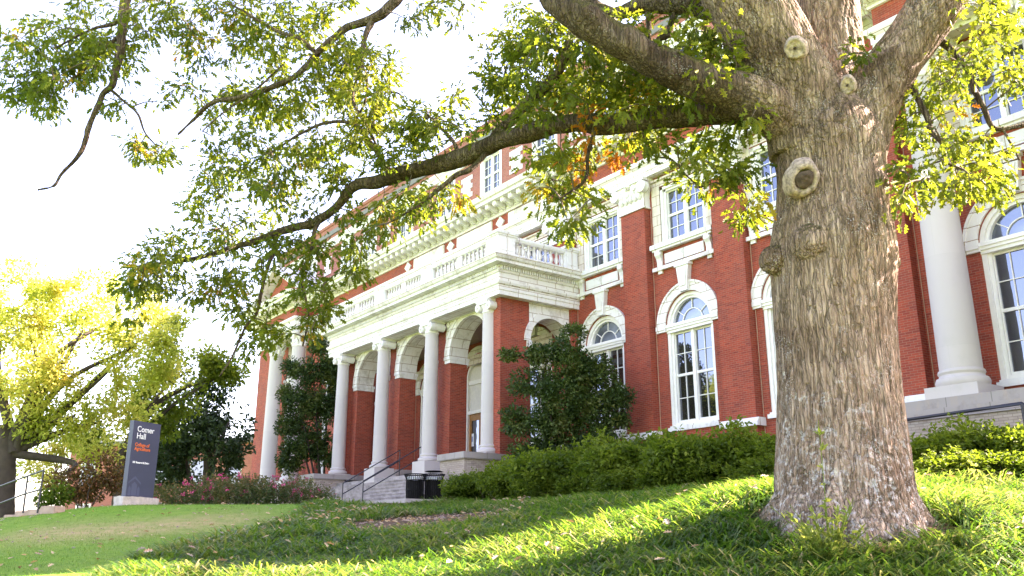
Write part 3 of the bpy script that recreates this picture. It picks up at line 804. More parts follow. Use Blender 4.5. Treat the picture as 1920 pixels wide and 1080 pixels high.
def tps(r2): return np.where(r2 > 1e-9, .5 * r2 * np.log(np.maximum(r2, 1e-9)), 0)
def _fit(P):
    n = len(P); X = P[:, :2]; K = tps(((X[:, None] - X[None]) ** 2).sum(-1)) + np.eye(n) * .02
    A = np.zeros((n + 3, n + 3)); A[:n, :n] = K; A[:n, n] = 1; A[:n, n + 1:] = X; A[n, :n] = 1; A[n + 1:, :n] = X.T
    return np.linalg.solve(A, np.concatenate([P[:, 2], np.zeros(3)]))
CF = _fit(P)
def gz(x, y):
    x = np.atleast_1d(np.asarray(x, float)); y = np.atleast_1d(np.asarray(y, float))
    xc = np.clip(x, -27, 22); yc = np.clip(y, -2, 46); n = len(P); out = np.zeros(len(x))
    for s in range(0, len(x), 20000):
        q = np.stack([xc[s:s + 20000], yc[s:s + 20000]], 1)
        out[s:s + 20000] = tps(((q[:, None] - P[None, :, :2]) ** 2).sum(-1)) @ CF[:n] + CF[n] + q @ CF[n + 1:]
    d = np.hypot(x - xc, y - yc); w = np.exp(-d / 12)
    return out * w + .6 * (1 - w) + np.where(d < 1e-6, 0.035 * (vnoise(np.stack([x * 1.3, y * 1.3, x * 0], 1), 5) - .5), 0)
def hit(px, py, y0=4.0, y1=60.):
    Y = np.linspace(y0, y1, 1500); r = ray(px, py); p = r[None] * (Y / r[1])[:, None]
    k = np.argmax(p[:, 2] <= gz(p[:, 0], p[:, 1])) if (p[:, 2] <= gz(p[:, 0], p[:, 1])).any() else 0
    return p[k]
def on(px, py, Y):
    p = at(px, py, Y); p[2] = gz(p[0], p[1])[0]; return p
# liriope / lawn border, as world points running away from the camera
BD = np.array([[-3.6, 4], [-4.1, 8], [-4.5, 10.5], [-4.75, 12], [-4.6, 14.5], [-4.55, 17], [-4.7, 20], [-5.0, 22.5], [-5.6, 25]])
def xb(y): return np.interp(y, BD[:, 1], BD[:, 0])
def uvof(x, y): return x * UX[0] + y * UX[1], x * VX[0] + y * VX[1]
mulch_c = on(800, 968, 17.6)[:2]
def mulch(x, y): return np.clip(1.25 - np.hypot((x - mulch_c[0]) / 1.9, (y - mulch_c[1]) / 2.9), 0, 1)
def liriope(x, y):
    u, v = uvof(x, y)
    lim = np.interp(x, [-6, -2, 2, 5, 12], [15.2, 15.0, 14.6, 14.4, 14])
    return (x > xb(y) + .25 * (vnoise(np.stack([x * 2, y * 2, x * 0], 1), 3) - .5)) & (v < lim) & (y > 2)

xs = np.concatenate([[-900, -400, -200, -110, -70, -48, -36], np.arange(-28, 22.01, .25), [26, 34, 48, 80, 150, 300, 900]])
ys = np.concatenate([[-900, -300, -100, -40, -15, -6], np.arange(-2, 46.01, .25), [52, 62, 80, 110, 170, 300, 600, 1500]])
GX, GY = np.meshgrid(xs, ys); gx, gy = GX.ravel(), GY.ravel()
zz = gz(gx, gy); nx, ny = len(xs), len(ys)
i = np.arange(ny - 1)[:, None] * nx + np.arange(nx - 1)[None]
Fq = np.stack([i, i + 1, i + nx + 1, i + nx], -1).reshape(-1, 4)
gme = quad_mesh('lawn', np.stack([gx, gy, zz], 1), Fq, None, True)
soil = np.where(liriope(gx, gy), 1., 0.); u_, v_ = uvof(gx, gy)
soil = np.maximum(soil, ((v_ > 14.2) & (v_ < 23) & (u_ < 26.5) & (u_ > -10)).astype(float))
hx, hy, _ = proj(np.stack([gx, gy, zz], 1))
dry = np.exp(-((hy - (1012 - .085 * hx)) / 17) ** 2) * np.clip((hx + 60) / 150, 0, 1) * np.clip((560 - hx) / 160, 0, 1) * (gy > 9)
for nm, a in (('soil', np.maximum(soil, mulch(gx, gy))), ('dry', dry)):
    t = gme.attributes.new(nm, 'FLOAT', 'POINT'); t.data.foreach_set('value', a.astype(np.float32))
m, nt, b = new_mat('lawn_ground')
o = tex(nt, 'Object')
g = ramp(nt, noise(nt, o, 5, 6), [(.25, (.065, .18, .014)), (.55, (.12, .25, .022)), (.8, (.19, .28, .045))])
g = mix(nt, ramp(nt, noise(nt, o, .45, 5), [(.4, (0, 0, 0)), (.7, (.5,) * 3)]), g, (.17, .20, .06))
s_ = ramp(nt, noise(nt, o, 16, 6), [(.3, (.05, .032, .02)), (.6, (.13, .085, .055)), (.8, (.24, .17, .11))])
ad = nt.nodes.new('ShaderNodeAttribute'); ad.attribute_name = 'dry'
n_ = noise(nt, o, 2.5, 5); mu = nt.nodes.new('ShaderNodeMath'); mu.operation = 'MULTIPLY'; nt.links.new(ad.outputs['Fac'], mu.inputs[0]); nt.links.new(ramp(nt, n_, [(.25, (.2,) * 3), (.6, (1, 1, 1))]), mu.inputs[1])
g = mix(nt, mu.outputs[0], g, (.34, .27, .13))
as_ = nt.nodes.new('ShaderNodeAttribute'); as_.attribute_name = 'soil'
nt.links.new(mix(nt, as_.outputs['Fac'], g, s_), b.inputs['Base Color']); b.inputs['Roughness'].default_value = .95
b.inputs['Specular IOR Level'].default_value = .1
bump(nt, noise(nt, o, 45, 4), b, .6, .03)
gme.materials.append(m)
lawn = link('lawn', gme, None); tagk(lawn, 'structure')

b = MB(); b.box(26.0, 44, 14.8, 16.63, .9, 1.44)
vs = [tuple(wpos(*p)) for p in b.V]; b.V = vs
pth = link('path', b.mesh('path', M['pave'], world=True), None); tagk(pth, 'structure')

# ------------------------------------------------------------------ grass and liriope
def strip_blades(name, base, dirs, length, width, droop, rnd, mat, segs=3):
    n = len(base); t = np.linspace(0, 1, segs + 1)
    side = np.stack([-dirs[:, 1], dirs[:, 0], np.zeros(n)], 1); side /= np.maximum(np.linalg.norm(side, axis=1, keepdims=True), 1e-6)
    hor = np.stack([dirs[:, 0], dirs[:, 1], np.zeros(n)], 1)
    V = np.zeros((n, segs + 1, 2, 3))
    for k, tt in enumerate(t):
        c = base + length[:, None] * (hor * (tt * .75 + .35 * droop[:, None] * tt * tt) + np.array([0, 0, 1.]) * (tt * 1.15 - droop[:, None] * 1.25 * tt * tt)[..., :1] if False else hor * (tt * (.35 + .6 * droop[:, None])))
        c = c + length[:, None] * np.array([0, 0, 1.]) * (tt * (1.0 - .1 * droop[:, None]) - droop[:, None] * .95 * tt * tt)
        w = width * (1 - .9 * tt ** 2) * .5
        V[:, k, 0] = c - side * w[:, None]; V[:, k, 1] = c + side * w[:, None]
    V = V.reshape(-1, 3); m_ = (segs + 1) * 2
    q = np.array([[2 * k, 2 * k + 1, 2 * k + 3, 2 * k + 2] for k in range(segs)])
    Fq = (np.arange(n)[:, None, None] * m_ + q[None]).reshape(-1, 4)
    return np_mesh(name, V, Fq.ravel(), np.full(len(Fq), 4), mat, True, np.repeat(rnd, segs))
M['liriope'] = leaf_mat('liriope_blade', [(.015, .055, .006), (.030, .092, .010), (.058, .130, .018), (.13, .165, .045), (.33, .27, .13)],
                        [(.08, .22, .014), (.14, .31, .02), (.25, .36, .04), (.45, .45, .12), (.58, .50, .28)], .42, .45, .3)
M['grass'] = leaf_mat('lawn_grass_blade', [(.065, .19, .016), (.12, .26, .024), (.19, .30, .045), (.34, .32, .13)], [(.12, .24, .03), (.2, .33, .05), (.25, .33, .07), (.34, .30, .12)], .35, .55, .3)
def in_view(p, mx=80):
    x, y, d = proj(p); return (x > -mx) & (x < 1920 + mx) & (y < 1120) & (d > 1)
def scatter(n, x0, x1, y0, y1):
    x = rng.uniform(x0, x1, n); y = rng.uniform(y0, y1, n); p = np.stack([x, y, gz(x, y)], 1); return p[in_view(p)]
tf = np.vstack([scatter(9500, -6, 9, 4.5, 13), scatter(11000, -7, 11, 13, 27)])
keep = liriope(tf[:, 0], tf[:, 1]) & (rng.random(len(tf)) > mulch(tf[:, 0], tf[:, 1]) * 2.2)
TREE = np.array([3.42, 9.25])
keep &= np.hypot(tf[:, 0] - TREE[0], tf[:, 1] - TREE[1]) > .95 + .3 * (vnoise(tf * 3, 2) - .4)
tf = tf[keep]
clump = fbm(np.stack([tf[:, 0] * .9, tf[:, 1] * .9, tf[:, 0] * 0], 1), 3, 21)
nb = np.where(tf[:, 1] < 13, 20, 11)
bi = np.repeat(np.arange(len(tf)), nb); nB = len(bi)
ang = rng.uniform(0, 2 * np.pi, nB); dirs = np.stack([np.cos(ang) - .25, np.sin(ang) - .55, np.zeros(nB)], 1); dirs /= np.linalg.norm(dirs, axis=1, keepdims=True)
base = tf[bi] + np.stack([rng.normal(0, .045, nB), rng.normal(0, .045, nB), np.full(nB, -.02)], 1)
hs = (.28 + .42 * clump[bi]) * rng.uniform(.7, 1.2, nB)
lir = strip_blades('liriope_ground_cover', base, dirs, hs, rng.uniform(.014, .026, nB) * np.where(base[:, 1] > 13, 1.4, 1), rng.uniform(.55, 1.35, nB),
                   np.clip(clump[bi] * .5 + rng.normal(.04, .19, nB) + (rng.random(nB) < .07) * .5, 0, 1), M['liriope'])
o = link('liriope_ground_cover', lir, None); tagk(o, 'stuff')
tag(o, 'long arching liriope grass covering the bank around the big tree', 'ground cover')
gp = np.vstack([scatter(70000, -13, -3, 8, 17), scatter(50000, -15, -3, 17, 27)])
gp = gp[~liriope(gp[:, 0], gp[:, 1])]; n = len(gp); ang = rng.uniform(0, 2 * np.pi, n)
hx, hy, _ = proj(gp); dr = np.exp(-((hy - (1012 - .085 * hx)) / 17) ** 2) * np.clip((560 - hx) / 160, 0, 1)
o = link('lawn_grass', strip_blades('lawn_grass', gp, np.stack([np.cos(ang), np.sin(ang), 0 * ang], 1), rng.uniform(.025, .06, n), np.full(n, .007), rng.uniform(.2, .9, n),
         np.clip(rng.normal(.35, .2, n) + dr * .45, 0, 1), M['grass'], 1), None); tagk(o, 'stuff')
tag(o, 'short mown grass on the sloping lawn', 'grass')
# fallen leaves
M['fallen'] = leaf_mat('fallen_leaf', [(.30, .17, .05), (.42, .27, .12), (.50, .38, .22), (.30, .08, .03)], [(.3, .15, .04)], .2)
fl = np.vstack([scatter(330, -12, -3.5, 9, 26), scatter(420, mulch_c[0] - 2, mulch_c[0] + 2, mulch_c[1] - 2.5, mulch_c[1] + 2.5), scatter(90, -4, 7, 6, 13)])
fl[:, 2] += np.where(liriope(fl[:, 0], fl[:, 1]) & (mulch(fl[:, 0], fl[:, 1]) < .3), .24, .03); n = len(fl); a = rng.normal(0, 1, (n, 3)); a[:, 2] *= .15
o = link('fallen_leaves', leaves_mesh('fallen_leaves', 'oak', fl, a, rng.uniform(.07, .13, n), rng.random(n), M['fallen'], .4), None); tagk(o, 'stuff')
tag(o, 'dry tan and brown leaves scattered over the lawn', 'leaves')

# ================================================================== the big oak
def bark_mat(name, moss, lichen, K=1.06):
    m, nt, b = new_mat(name); o = tex(nt, 'Object')
    st = tex(nt, 'Object', (1, 1, .11))
    wn_ = nt.nodes.new('ShaderNodeTexNoise'); wn_.inputs['Scale'].default_value = 5; wn_.inputs['Detail'].default_value = 4; nt.links.new(o, wn_.inputs['Vector'])
    sc2 = nt.nodes.new('ShaderNodeVectorMath'); sc2.operation = 'MULTIPLY_ADD'; sc2.inputs[1].default_value = (.09, .09, .06); nt.links.new(wn_.outputs['Color'], sc2.inputs[0]); nt.links.new(st, sc2.inputs[2])
    vor = nt.nodes.new('ShaderNodeTexVoronoi'); vor.feature = 'DISTANCE_TO_EDGE'; vor.inputs['Scale'].default_value = 24; nt.links.new(sc2.outputs[0], vor.inputs['Vector'])
    vc = ramp(nt, vor.outputs['Distance'], [(.0, (.35,) * 3), (.10, (.7,) * 3), (.26, (1, 1, 1))])
    rn = nt.nodes.new('ShaderNodeMath'); rn.operation = 'SUBTRACT'; rn.inputs[1].default_value = .5; nt.links.new(noise(nt, st, 17, 3, .55), rn.inputs[0])
    ra = nt.nodes.new('ShaderNodeMath'); ra.operation = 'ABSOLUTE'; nt.links.new(rn.outputs[0], ra.inputs[0])
    crack = mix(nt, 1.0, ramp(nt, ra.outputs[0], [(.0, (0, 0, 0)), (.022, (.45,) * 3), (.07, (1, 1, 1))]), vc, 'MULTIPLY')
    fine = noise(nt, st, 46, 8, .75)
    c = ramp(nt, noise(nt, st, 13, 8, .7), [(.25, (.13 * K, .085 * K, .055 * K)), (.45, (.31 * K, .215 * K, .148 * K)), (.6, (.44 * K, .33 * K, .245 * K)), (.8, (.60 * K, .49 * K, .395 * K))])
    c = mix(nt, ramp(nt, crack, [(.0, (.8,) * 3), (.6, (0, 0, 0))]), c, (.07 * K, .055 * K, .035 * K))
    c = mix(nt, ramp(nt, noise(nt, o, 1.15, 4), [(.50, (0, 0, 0)), (.66, (.75,) * 3)]), c, mix(nt, 1., c, (.40, .34, .28), 'MULTIPLY'))
    c = mix(nt, ramp(nt, noise(nt, o, 1.7, 5), [(.35, (0, 0, 0)), (.7, (.55,) * 3)]), c, mix(nt, .65, c, (.55, .40, .26), 'MULTIPLY'))
    v = nt.nodes.new('ShaderNodeTexVoronoi'); v.inputs['Scale'].default_value = 46; v.inputs['Randomness'].default_value = 1
    nt.links.new(o, v.inputs['Vector'])
    l1 = ramp(nt, noise(nt, o, 2.4, 6, .7), [(.60 - lichen * .10, (0, 0, 0)), (.72, (1, 1, 1))])
    so = nt.nodes.new('ShaderNodeSeparateXYZ'); nt.links.new(o, so.inputs[0])
    lz = nt.nodes.new('ShaderNodeMath'); lz.operation = 'MULTIPLY_ADD'; lz.inputs[1].default_value = -.10; nt.links.new(so.outputs['Z'], lz.inputs[0]); nt.links.new(noise(nt, o, 3.4, 6, .7), lz.inputs[2])
    l4 = ramp(nt, lz.outputs[0], [(.38, (0, 0, 0)), (.52, (1, 1, 1))])
    l2 = ramp(nt, v.outputs['Distance'], [(.22, (.8, .8, .8)), (.42, (0, 0, 0))])
    lm = mix(nt, 1.0, l1, l2, 'MULTIPLY')
    l3 = ramp(nt, noise(nt, o, 22, 4, .7), [(.60, (0, 0, 0)), (.68, (.6,) * 3)])
    lm = mix(nt, 1.0, lm, mix(nt, 1.0, l3, l1, 'MULTIPLY'), 'ADD')
    lm = mix(nt, 1.0, lm, mix(nt, 1.0, ramp(nt, noise(nt, o, 17, 5, .7), [(.50, (0, 0, 0)), (.60, (.75,) * 3)]), l4, 'MULTIPLY'), 'ADD')
    c = mix(nt, lm, c, (.62, .59, .55))
    ge = nt.nodes.new('ShaderNodeNewGeometry'); sx = nt.nodes.new('ShaderNodeSeparateXYZ'); nt.links.new(ge.outputs['Normal'], sx.inputs[0])
    ad = nt.nodes.new('ShaderNodeMath'); ad.operation = 'MULTIPLY_ADD'; ad.inputs[1].default_value = .55; nt.links.new(sx.outputs['Z'], ad.inputs[0]); nt.links.new(noise(nt, o, 4, 6), ad.inputs[2])
    mf = ramp(nt, ad.outputs[0], [(.78 - moss * .2, (0, 0, 0)), (.98 - moss * .2, (.85,) * 3)])
    c = mix(nt, mf, c, (.085, .075, .018))
    nt.links.new(c, b.inputs['Base Color']); b.inputs['Roughness'].default_value = .95; b.inputs['Specular IOR Level'].default_value = .2
    hsum = nt.nodes.new('ShaderNodeMath'); hsum.operation = 'MULTIPLY_ADD'; hsum.inputs[1].default_value = .35; nt.links.new(fine, hsum.inputs[0]); nt.links.new(crack, hsum.inputs[2])
    bump(nt, hsum.outputs[0], b, 1.0, .035)
    return m
M['bark'] = bark_mat('oak_bark', .15, .9)
M['bark_limb'] = bark_mat('mossy_shaded_oak_bark', .9, .6, .42)  # moss, and the backlit limbs' shade put in as darker bark
M['rot_shade'] = plain('shaded_rotted_wood', (.07, .045, .03), .95, .6, 20, bst=1.)
M['bark_far'] = plain('grey_brown_bark', (.055, .041, .03), .95, .35, 3, bst=.4)
M['cutwood'] = plain('weathered_cut_wood', (.33, .255, .20), .95, .6, 22, bst=1.0)
M['twig'] = plain('twig_bark', (.09, .065, .045), .9, .2)

oak = empty('oak_tree', (TREE[0], TREE[1], gz(*TREE)[0]))
tag(oak, 'huge old oak with grey trunk, pruned knots and a long low limb', 'tree')
OB = np.array(oak.location)
def pxpath(L):
    """rows (px, py, Y, width in px) -> points and radii in metres"""
    pts = np.array([at(a, b_, c) for a, b_, c, w in L]); rad = np.array([w / 2 / F * (c * CT + at(a, b_, c)[2] * ST) for a, b_, c, w in L])
    return pts, rad
TY = 9.25
stems = {
 't': [(1586,1010,TY,300),(1585,975,TY,276),(1583,940,TY,258),(1580,900,TY,248),(1578,850,TY,238),(1575,800,TY,230),(1570,700,TY,220),(1563,600,TY,218),(1561,520,TY,224),(1560,470,TY,228),(1560,400,TY,204),(1559,330,TY,194),(1552,270,TY,196),(1550,230,TY,170),(1550,190,TY,110)],
 'a': [(1520,290,TY,150),(1508,205,TY-.05,148),(1462,110,TY-.1,146),(1400,0,TY-.15,150),(1345,-110,TY-.2,140),(1290,-230,TY-.1,120)],
 'b': [(1560,240,TY+.2,120),(1565,160,TY+.45,112),(1555,70,TY+.6,112),(1545,-20,TY+.7,112),(1530,-160,TY+.8,104)],
 'c': [(1590,300,TY,130),(1620,210,TY,112),(1662,140,TY-.05,100),(1715,65,TY-.1,96),(1768,-15,TY-.15,96),(1840,-130,TY-.1,90)],
 'd': [(1500,250,TY-.1,90),(1430,190,TY-.3,78),(1350,160,TY-.4,72)],
 'e': [(1500,260,TY,80),(1420,205,TY+.05,60),(1360,202,TY+.1,50)],
}
parts = []
for k, L in stems.items():
    p, r_ = pxpath(L); q = smooth_path(np.column_stack([p, r_]), 60); parts.append(tube(q[:, :3], q[:, 3], 32, closed=True))
for ex, ey, eY, w in [(1412,948,9.25,70),(1455,966,8.75,80),(1530,996,8.4,90),(1610,1004,8.35,80),(1690,985,8.5,90),(1752,956,9.0,76),(1740,945,9.6,80),(1430,930,9.8,80)]:
    e = at(ex, ey, eY); e[2] = gz(e[0], e[1])[0] - .10
    c = at(1588, 905, TY); h = c + (e - c) * np.array([.40, .40, .0]); h[2] = c[2]; h2 = c + (e - c) * np.array([.70, .70, .66])
    q = smooth_path(np.array([[*h, .26], [*h2, .19], [*(e), .10], [*(e + (e - c) * np.array([.35, .35, 0.]) - [0, 0, .12]), .05]]), 24); parts.append(tube(q[:, :3], q[:, 3], 20, closed=True))
def ball(c, r_, n=14):
    return tube(np.array([c + np.array([0, 0, r_ * math.sin(t)]) for t in np.linspace(-1.5, 1.5, n)]), np.array([r_ * math.cos(t) for t in np.linspace(-1.5, 1.5, n)]), 18, closed=True)
for bx, by, bY, br in [(1452,488,9.12,.17),(1522,458,8.82,.22),(1604,502,8.82,.23),(1670,492,9.15,.10),(1560,430,8.92,.16),(1640,335,8.86,.12),(1508,340,8.92,.16),(1498,95,8.86,.10),(1590,165,8.95,.10),(1640,560,8.96,.16)]:
    parts.append(ball(at(bx, by, bY), br))
V, Fq = join(parts); me = quad_mesh('trunk', V - OB, Fq, None)
tmp = bpy.data.objects.new('trunk_tmp', me); COL.objects.link(tmp)
md = tmp.modifiers.new('r', 'REMESH'); md.mode = 'VOXEL'; md.voxel_size = .0115
ms_ = tmp.modifiers.new('s', 'SMOOTH'); ms_.iterations = 14; ms_.factor = .6
dg = bpy.context.evaluated_depsgraph_get(); tme = bpy.data.meshes.new_from_object(tmp.evaluated_get(dg), depsgraph=dg)
bpy.data.objects.remove(tmp); tme.name = 'trunk'
n = len(tme.vertices); co = np.zeros(n * 3); tme.vertices.foreach_get('co', co); co = co.reshape(-1, 3)
no = np.zeros(n * 3); tme.vertex_normals.foreach_get('vector', no) if hasattr(tme, 'vertex_normals') else tme.vertices.foreach_get('normal', no); no = no.reshape(-1, 3)
segs_ = []
for k, L in stems.items():
    p, _ = pxpath(L); p = p - OB
    for a, c in zip(p, p[1:]): segs_.append((a, c))
best = np.full(n, 1e9); tv = np.zeros((n, 3))
for a, c in segs_:
    d = c - a; L2 = d @ d; t = np.clip(((co - a) @ d) / L2, 0, 1); dist = np.linalg.norm(co - (a + t[:, None] * d), axis=1)
    mk = dist < best; best[mk] = dist[mk]; tv[mk] = d / math.sqrt(L2)
zax = np.array([0, 0, 1.]); ax_ = (co @ zax)[:, None]
q = co - .80 * (co * tv).sum(1, keepdims=True) * tv
wob = np.stack([fbm(co * 2.2, 3, s) - .5 for s in (1, 2, 3)], 1) * .10
q = q + wob
x1 = 2 * fbm(q * np.array([13, 13, 13]), 3, 4) - 1
k1 = np.exp(-(x1 / .09) ** 2)
low = fbm(co * 2.0, 3, 31) - .5
disp = .004 - .016 * k1 + .05 * low
co2 = co + no * disp[:, None]
tme.vertices.foreach_set('co', co2.astype(np.float32).ravel()); tme.polygons.foreach_set('use_smooth', np.ones(len(tme.polygons), dtype=bool)); tme.update()
tme.materials.clear()
link('trunk', tme, M['bark'], oak)
def knot(px, py, Y, r_, painted_hollow):
    c = at(px, py, Y) - OB; nrm = np.array([0, 0, 0.]) - at(px, py, Y); nrm /= np.linalg.norm(nrm); nrm = nrm + np.array([rng.normal(0, .15), 0, -.05]); nrm /= np.linalg.norm(nrm)
    a = np.cross(nrm, [0, 0, 1]); a /= np.linalg.norm(a); bz = np.cross(nrm, a)
    th = np.linspace(0, 2 * np.pi, 48, endpoint=False)
    prof = [(1.3, -.12), (1.16, -.03), (1.0, .03), (.86, .035), (.74, .015), (.62, .012), (.3, .016), (.1, -.02), (.0, -.03)] if not painted_hollow else [(1.35, -.13), (1.22, -.045), (1.08, .0), (.95, .02), (.80, .022), (.66, .0), (.56, -.06), (.42, -.085), (.3, -.055), (.18, -.07), (0, -.05)]
    rows = []
    for rr, h in prof:
        k = 1 + .07 * np.sin(2 * th + px) + .03 * np.sin(3 * th) + .02 * np.sin(7 * th + py)
        rows.append(c + nrm * h * (r_ / .15) + (r_ * rr * k)[:, None] * (np.cos(th)[:, None] * a * .92 + np.sin(th)[:, None] * bz * 1.08))
    V = np.vstack(rows); V += .022 * (fbm(V * 26, 3, 3) - .5)[:, None]; m_ = 48; kf = []
    for j in range(len(prof) - 1):
        for i_ in range(m_): kf.append((j * m_ + i_, j * m_ + (i_ + 1) % m_, (j + 1) * m_ + (i_ + 1) % m_, (j + 1) * m_ + i_))
    ks = link('knot_scar', quad_mesh('knot_scar', V, np.array(kf), M['cutwood']), None, oak)
    q_ = .60 if painted_hollow else .16; ph = [(q_ * 1.06, .004), (q_ * .9, .022), (q_ * .7, .026), (q_ * .55, .040), (q_ * .35, .030), (.02, .044)]
    V = np.vstack([c + nrm * (h + .012 + (0 if painted_hollow else .016)) * (r_ / .15) + (r_ * rr * (1 + .13 * np.sin(2 * th + 1) + .09 * np.sin(3 * th + py)))[:, None] * (np.cos(th)[:, None] * a * .85 + np.sin(th)[:, None] * bz * 1.1) for rr, h in ph])
    V += .02 * (fbm(V * 24, 3, 6) - .5)[:, None]
    link('painted_hollow', quad_mesh('painted_hollow', V, np.array(kf)[:(len(ph) - 1) * m_], M['rot_shade']), None, ks)  # raised dark wood disc standing in for the shade inside the knot
knot(1508, 336, 8.70, .155, True); knot(1491, 91, 8.64, .105, False); knot(1589, 160, 8.80, .08, False)

LIMBS = {
 'upper': [(1440,200,TY-.28,80),(1350,160,TY-.4,72),(1250,125,TY-.45,68),(1170,82,TY-.5,66),(1100,40,TY-.5,64),(1075,22,TY-.5,50),(1035,-5,TY-.4,40),(980,-50,TY-.2,34),(880,-110,TY+.2,28)],
 'lower': [(1420,205,TY+.05,58),(1350,206,TY+.1,48),(1250,222,TY+.3,43),(1150,229,TY+.6,38),(1060,230,TY+.9,36),(980,250,TY+1.2,34),(900,280,TY+1.6,30),(800,317,TY+2.1,27),(720,337,TY+2.5,24),(665,350,TY+2.8,21),(630,388,TY+3.0,17),(590,411,TY+3.2,14),(520,438,TY+3.5,11),(420,470,TY+3.9,8),(330,490,TY+4.2,6),(250,502,TY+4.5,3)],
 'rise': [(930,262,TY+1.5,22),(990,192,TY+1.1,21),(1040,143,TY+.9,20),(1064,100,TY+.7,17),(1080,40,TY+.6,15),(1090,-40,TY+.5,13)],
 'drop1': [(600,408,TY+3.15,8),(587,430,TY+3.1,9),(586,470,TY+3.1,8),(571,504,TY+3.1,7),(569,535,TY+3.1,6),(577,572,TY+3.1,5),(582,603,TY+3.1,4),(569,647,TY+3.1,3)],
 'drop2': [(520,440,TY+3.5,9),(504,491,TY+3.4,8),(491,535,TY+3.4,7),(481,585,TY+3.4,6),(460,613,TY+3.4,5),(440,660,TY+3.4,4),(412,705,TY+3.4,3)],
 'sub': [(910,285,TY+1.5,13),(880,318,TY+1.4,11),(848,332,TY+1.4,9),(800,372,TY+1.5,7),(765,395,TY+1.5,5),(720,420,TY+1.6,3)],
 'dropc': [(1112,245,TY+.6,7),(1100,290,TY+.5,7),(1098,330,TY+.5,6),(1078,352,TY+.5,5),(1050,372,TY+.5,3)],
 'dropd': [(1205,245,TY+.4,5),(1220,290,TY+.35,4),(1262,300,TY+.3,4),(1290,330,TY+.3,3),(1315,352,TY+.3,2)],
 'topmid': [(770,-40,TY+2.4,22),(735,8,TY+2.4,19),(700,35,TY+2.4,16),(640,58,TY+2.5,14),(595,96,TY+2.6,12),(545,145,TY+2.7,10),(470,175,TY+2.8,8),(400,192,TY+2.9,6),(368,222,TY+3,4),(335,252,TY+3,2)],
 'topmid2': [(700,35,TY+2.4,12),(685,75,TY+2.4,10),(678,110,TY+2.4,8),(660,190,TY+2.4,6),(690,240,TY+2.3,5),(720,300,TY+2.4,4)],
 'midstem': [(735,330,TY+2.45,14),(705,280,TY+2.4,10),(665,235,TY+2.5,8),(610,232,TY+2.6,6),(560,255,TY+2.7,5),(500,290,TY+2.9,3)],
 'm2': [(698,240,TY+2.45,6),(705,200,TY+2.4,5),(720,178,TY+2.4,5),(745,178,TY+2.4,4),(760,190,TY+2.4,2)],
 'm3': [(665,228,TY+2.5,6),(682,195,TY+2.4,5),(686,150,TY+2.4,4),(680,120,TY+2.4,3)],
 'm4': [(592,96,TY+2.6,8),(560,70,TY+2.6,7),(520,58,TY+2.7,6),(470,30,TY+2.8,4),(430,8,TY+2.9,3)],
 'm5': [(470,172,TY+2.8,6),(500,150,TY+2.8,5),(530,118,TY+2.8,3)],
 'm6': [(470,175,TY+2.8,5),(440,195,TY+2.8,4),(402,225,TY+2.8,3),(380,246,TY+2.8,2)],
 'm7': [(860,296,TY+1.8,9),(850,262,TY+1.8,7),(820,232,TY+1.9,5),(800,215,TY+2.0,3)],
 'far': [(262,-60,TY+3.2,22),(237,0,TY+3.2,19),(228,60,TY+3.2,16),(215,150,TY+3.2,12),(192,180,TY+3.2,10),(166,240,TY+3.2,8),(150,290,TY+3.2,6),(116,330,TY+3.2,4),(103,350,TY+3.2,3),(72,358,TY+3.2,1.5)],
 'far2': [(228,35,TY+3.2,10),(205,48,TY+3.2,8),(180,55,TY+3.1,6),(150,68,TY+3.1,5),(105,92,TY+3,3)],
 'far3': [(222,70,TY+3.2,9),(190,98,TY+3.2,7),(175,115,TY+3.2,6),(150,140,TY+3.2,4),(120,160,TY+3.2,2)],
 'far4': [(205,165,TY+3.2,5),(235,190,TY+3.2,4),(258,212,TY+3.2,4),(272,245,TY+3.2,3),(290,270,TY+3.2,2)],
 'back': [(1390,30,TY+.3,60),(1330,18,TY+.6,42),(1290,8,TY+.7,36),(1200,12,TY+.9,32),(1150,25,TY+1.0,24),(1080,-10,TY+1.2,20)],
 'back2': [(1262,15,TY+.8,16),(1255,60,TY+.8,14),(1235,75,TY+.8,12),(1215,110,TY+.8,8),(1190,170,TY+.8,5)],
 'back3': [(1212,15,TY+.9,11),(1216,60,TY+.9,9),(1222,100,TY+.9,5),(1232,150,TY+.9,3)],
 'right': [(1705,150,TY-.1,14),(1735,215,TY-.2,12),(1745,245,TY-.2,11),(1768,270,TY-.3,9),(1775,300,TY-.3,7),(1800,318,TY-.3,5)],
 'right2': [(1735,55,TY-.1,20),(1780,85,TY-.1,14),(1815,125,TY-.2,12),(1830,165,TY-.2,11),(1845,200,TY-.2,10),(1862,236,TY-.2,9),(1905,236,TY-.2,8),(1960,225,TY-.2,6)],
 'right3': [(1880,238,TY-.2,6),(1895,265,TY-.2,5),(1912,300,TY-.2,3)],
}
limb_pts, limb_obj = [], {}
names = list(LIMBS)
for k, L in LIMBS.items():
    p, r_ = pxpath(L); nn = max(24, min(200, int(len(L) * 14)))
    q = smooth_path(np.column_stack([p, r_]), nn)
    wv = np.stack([fbm(q[:, :3] * 1.3, 2, 40 + j) - .5 for j in range(3)], 1) * .09 + np.stack([fbm(q[:, :3] * 4.5, 2, 50 + j) - .5 for j in range(3)], 1) * np.minimum(q[:, 3:4] * .9, .05)
    wv[0] = 0; big = r_.max() > .09
    V, Fq = tube(q[:, :3] + wv - OB, np.maximum(q[:, 3], .004), 40 if big else 10, (.34 if big else .4), names.index(k) % 7, .010 if big else 0)
    o = link('limb', quad_mesh('limb', V, Fq, M['bark_limb']), None, oak); limb_obj[k] = o
    s = q[::3]; limb_pts.append(np.column_stack([s[:, :3] + wv[::3], np.full(len(s), names.index(k))]))
limb_pts = np.vstack(limb_pts)

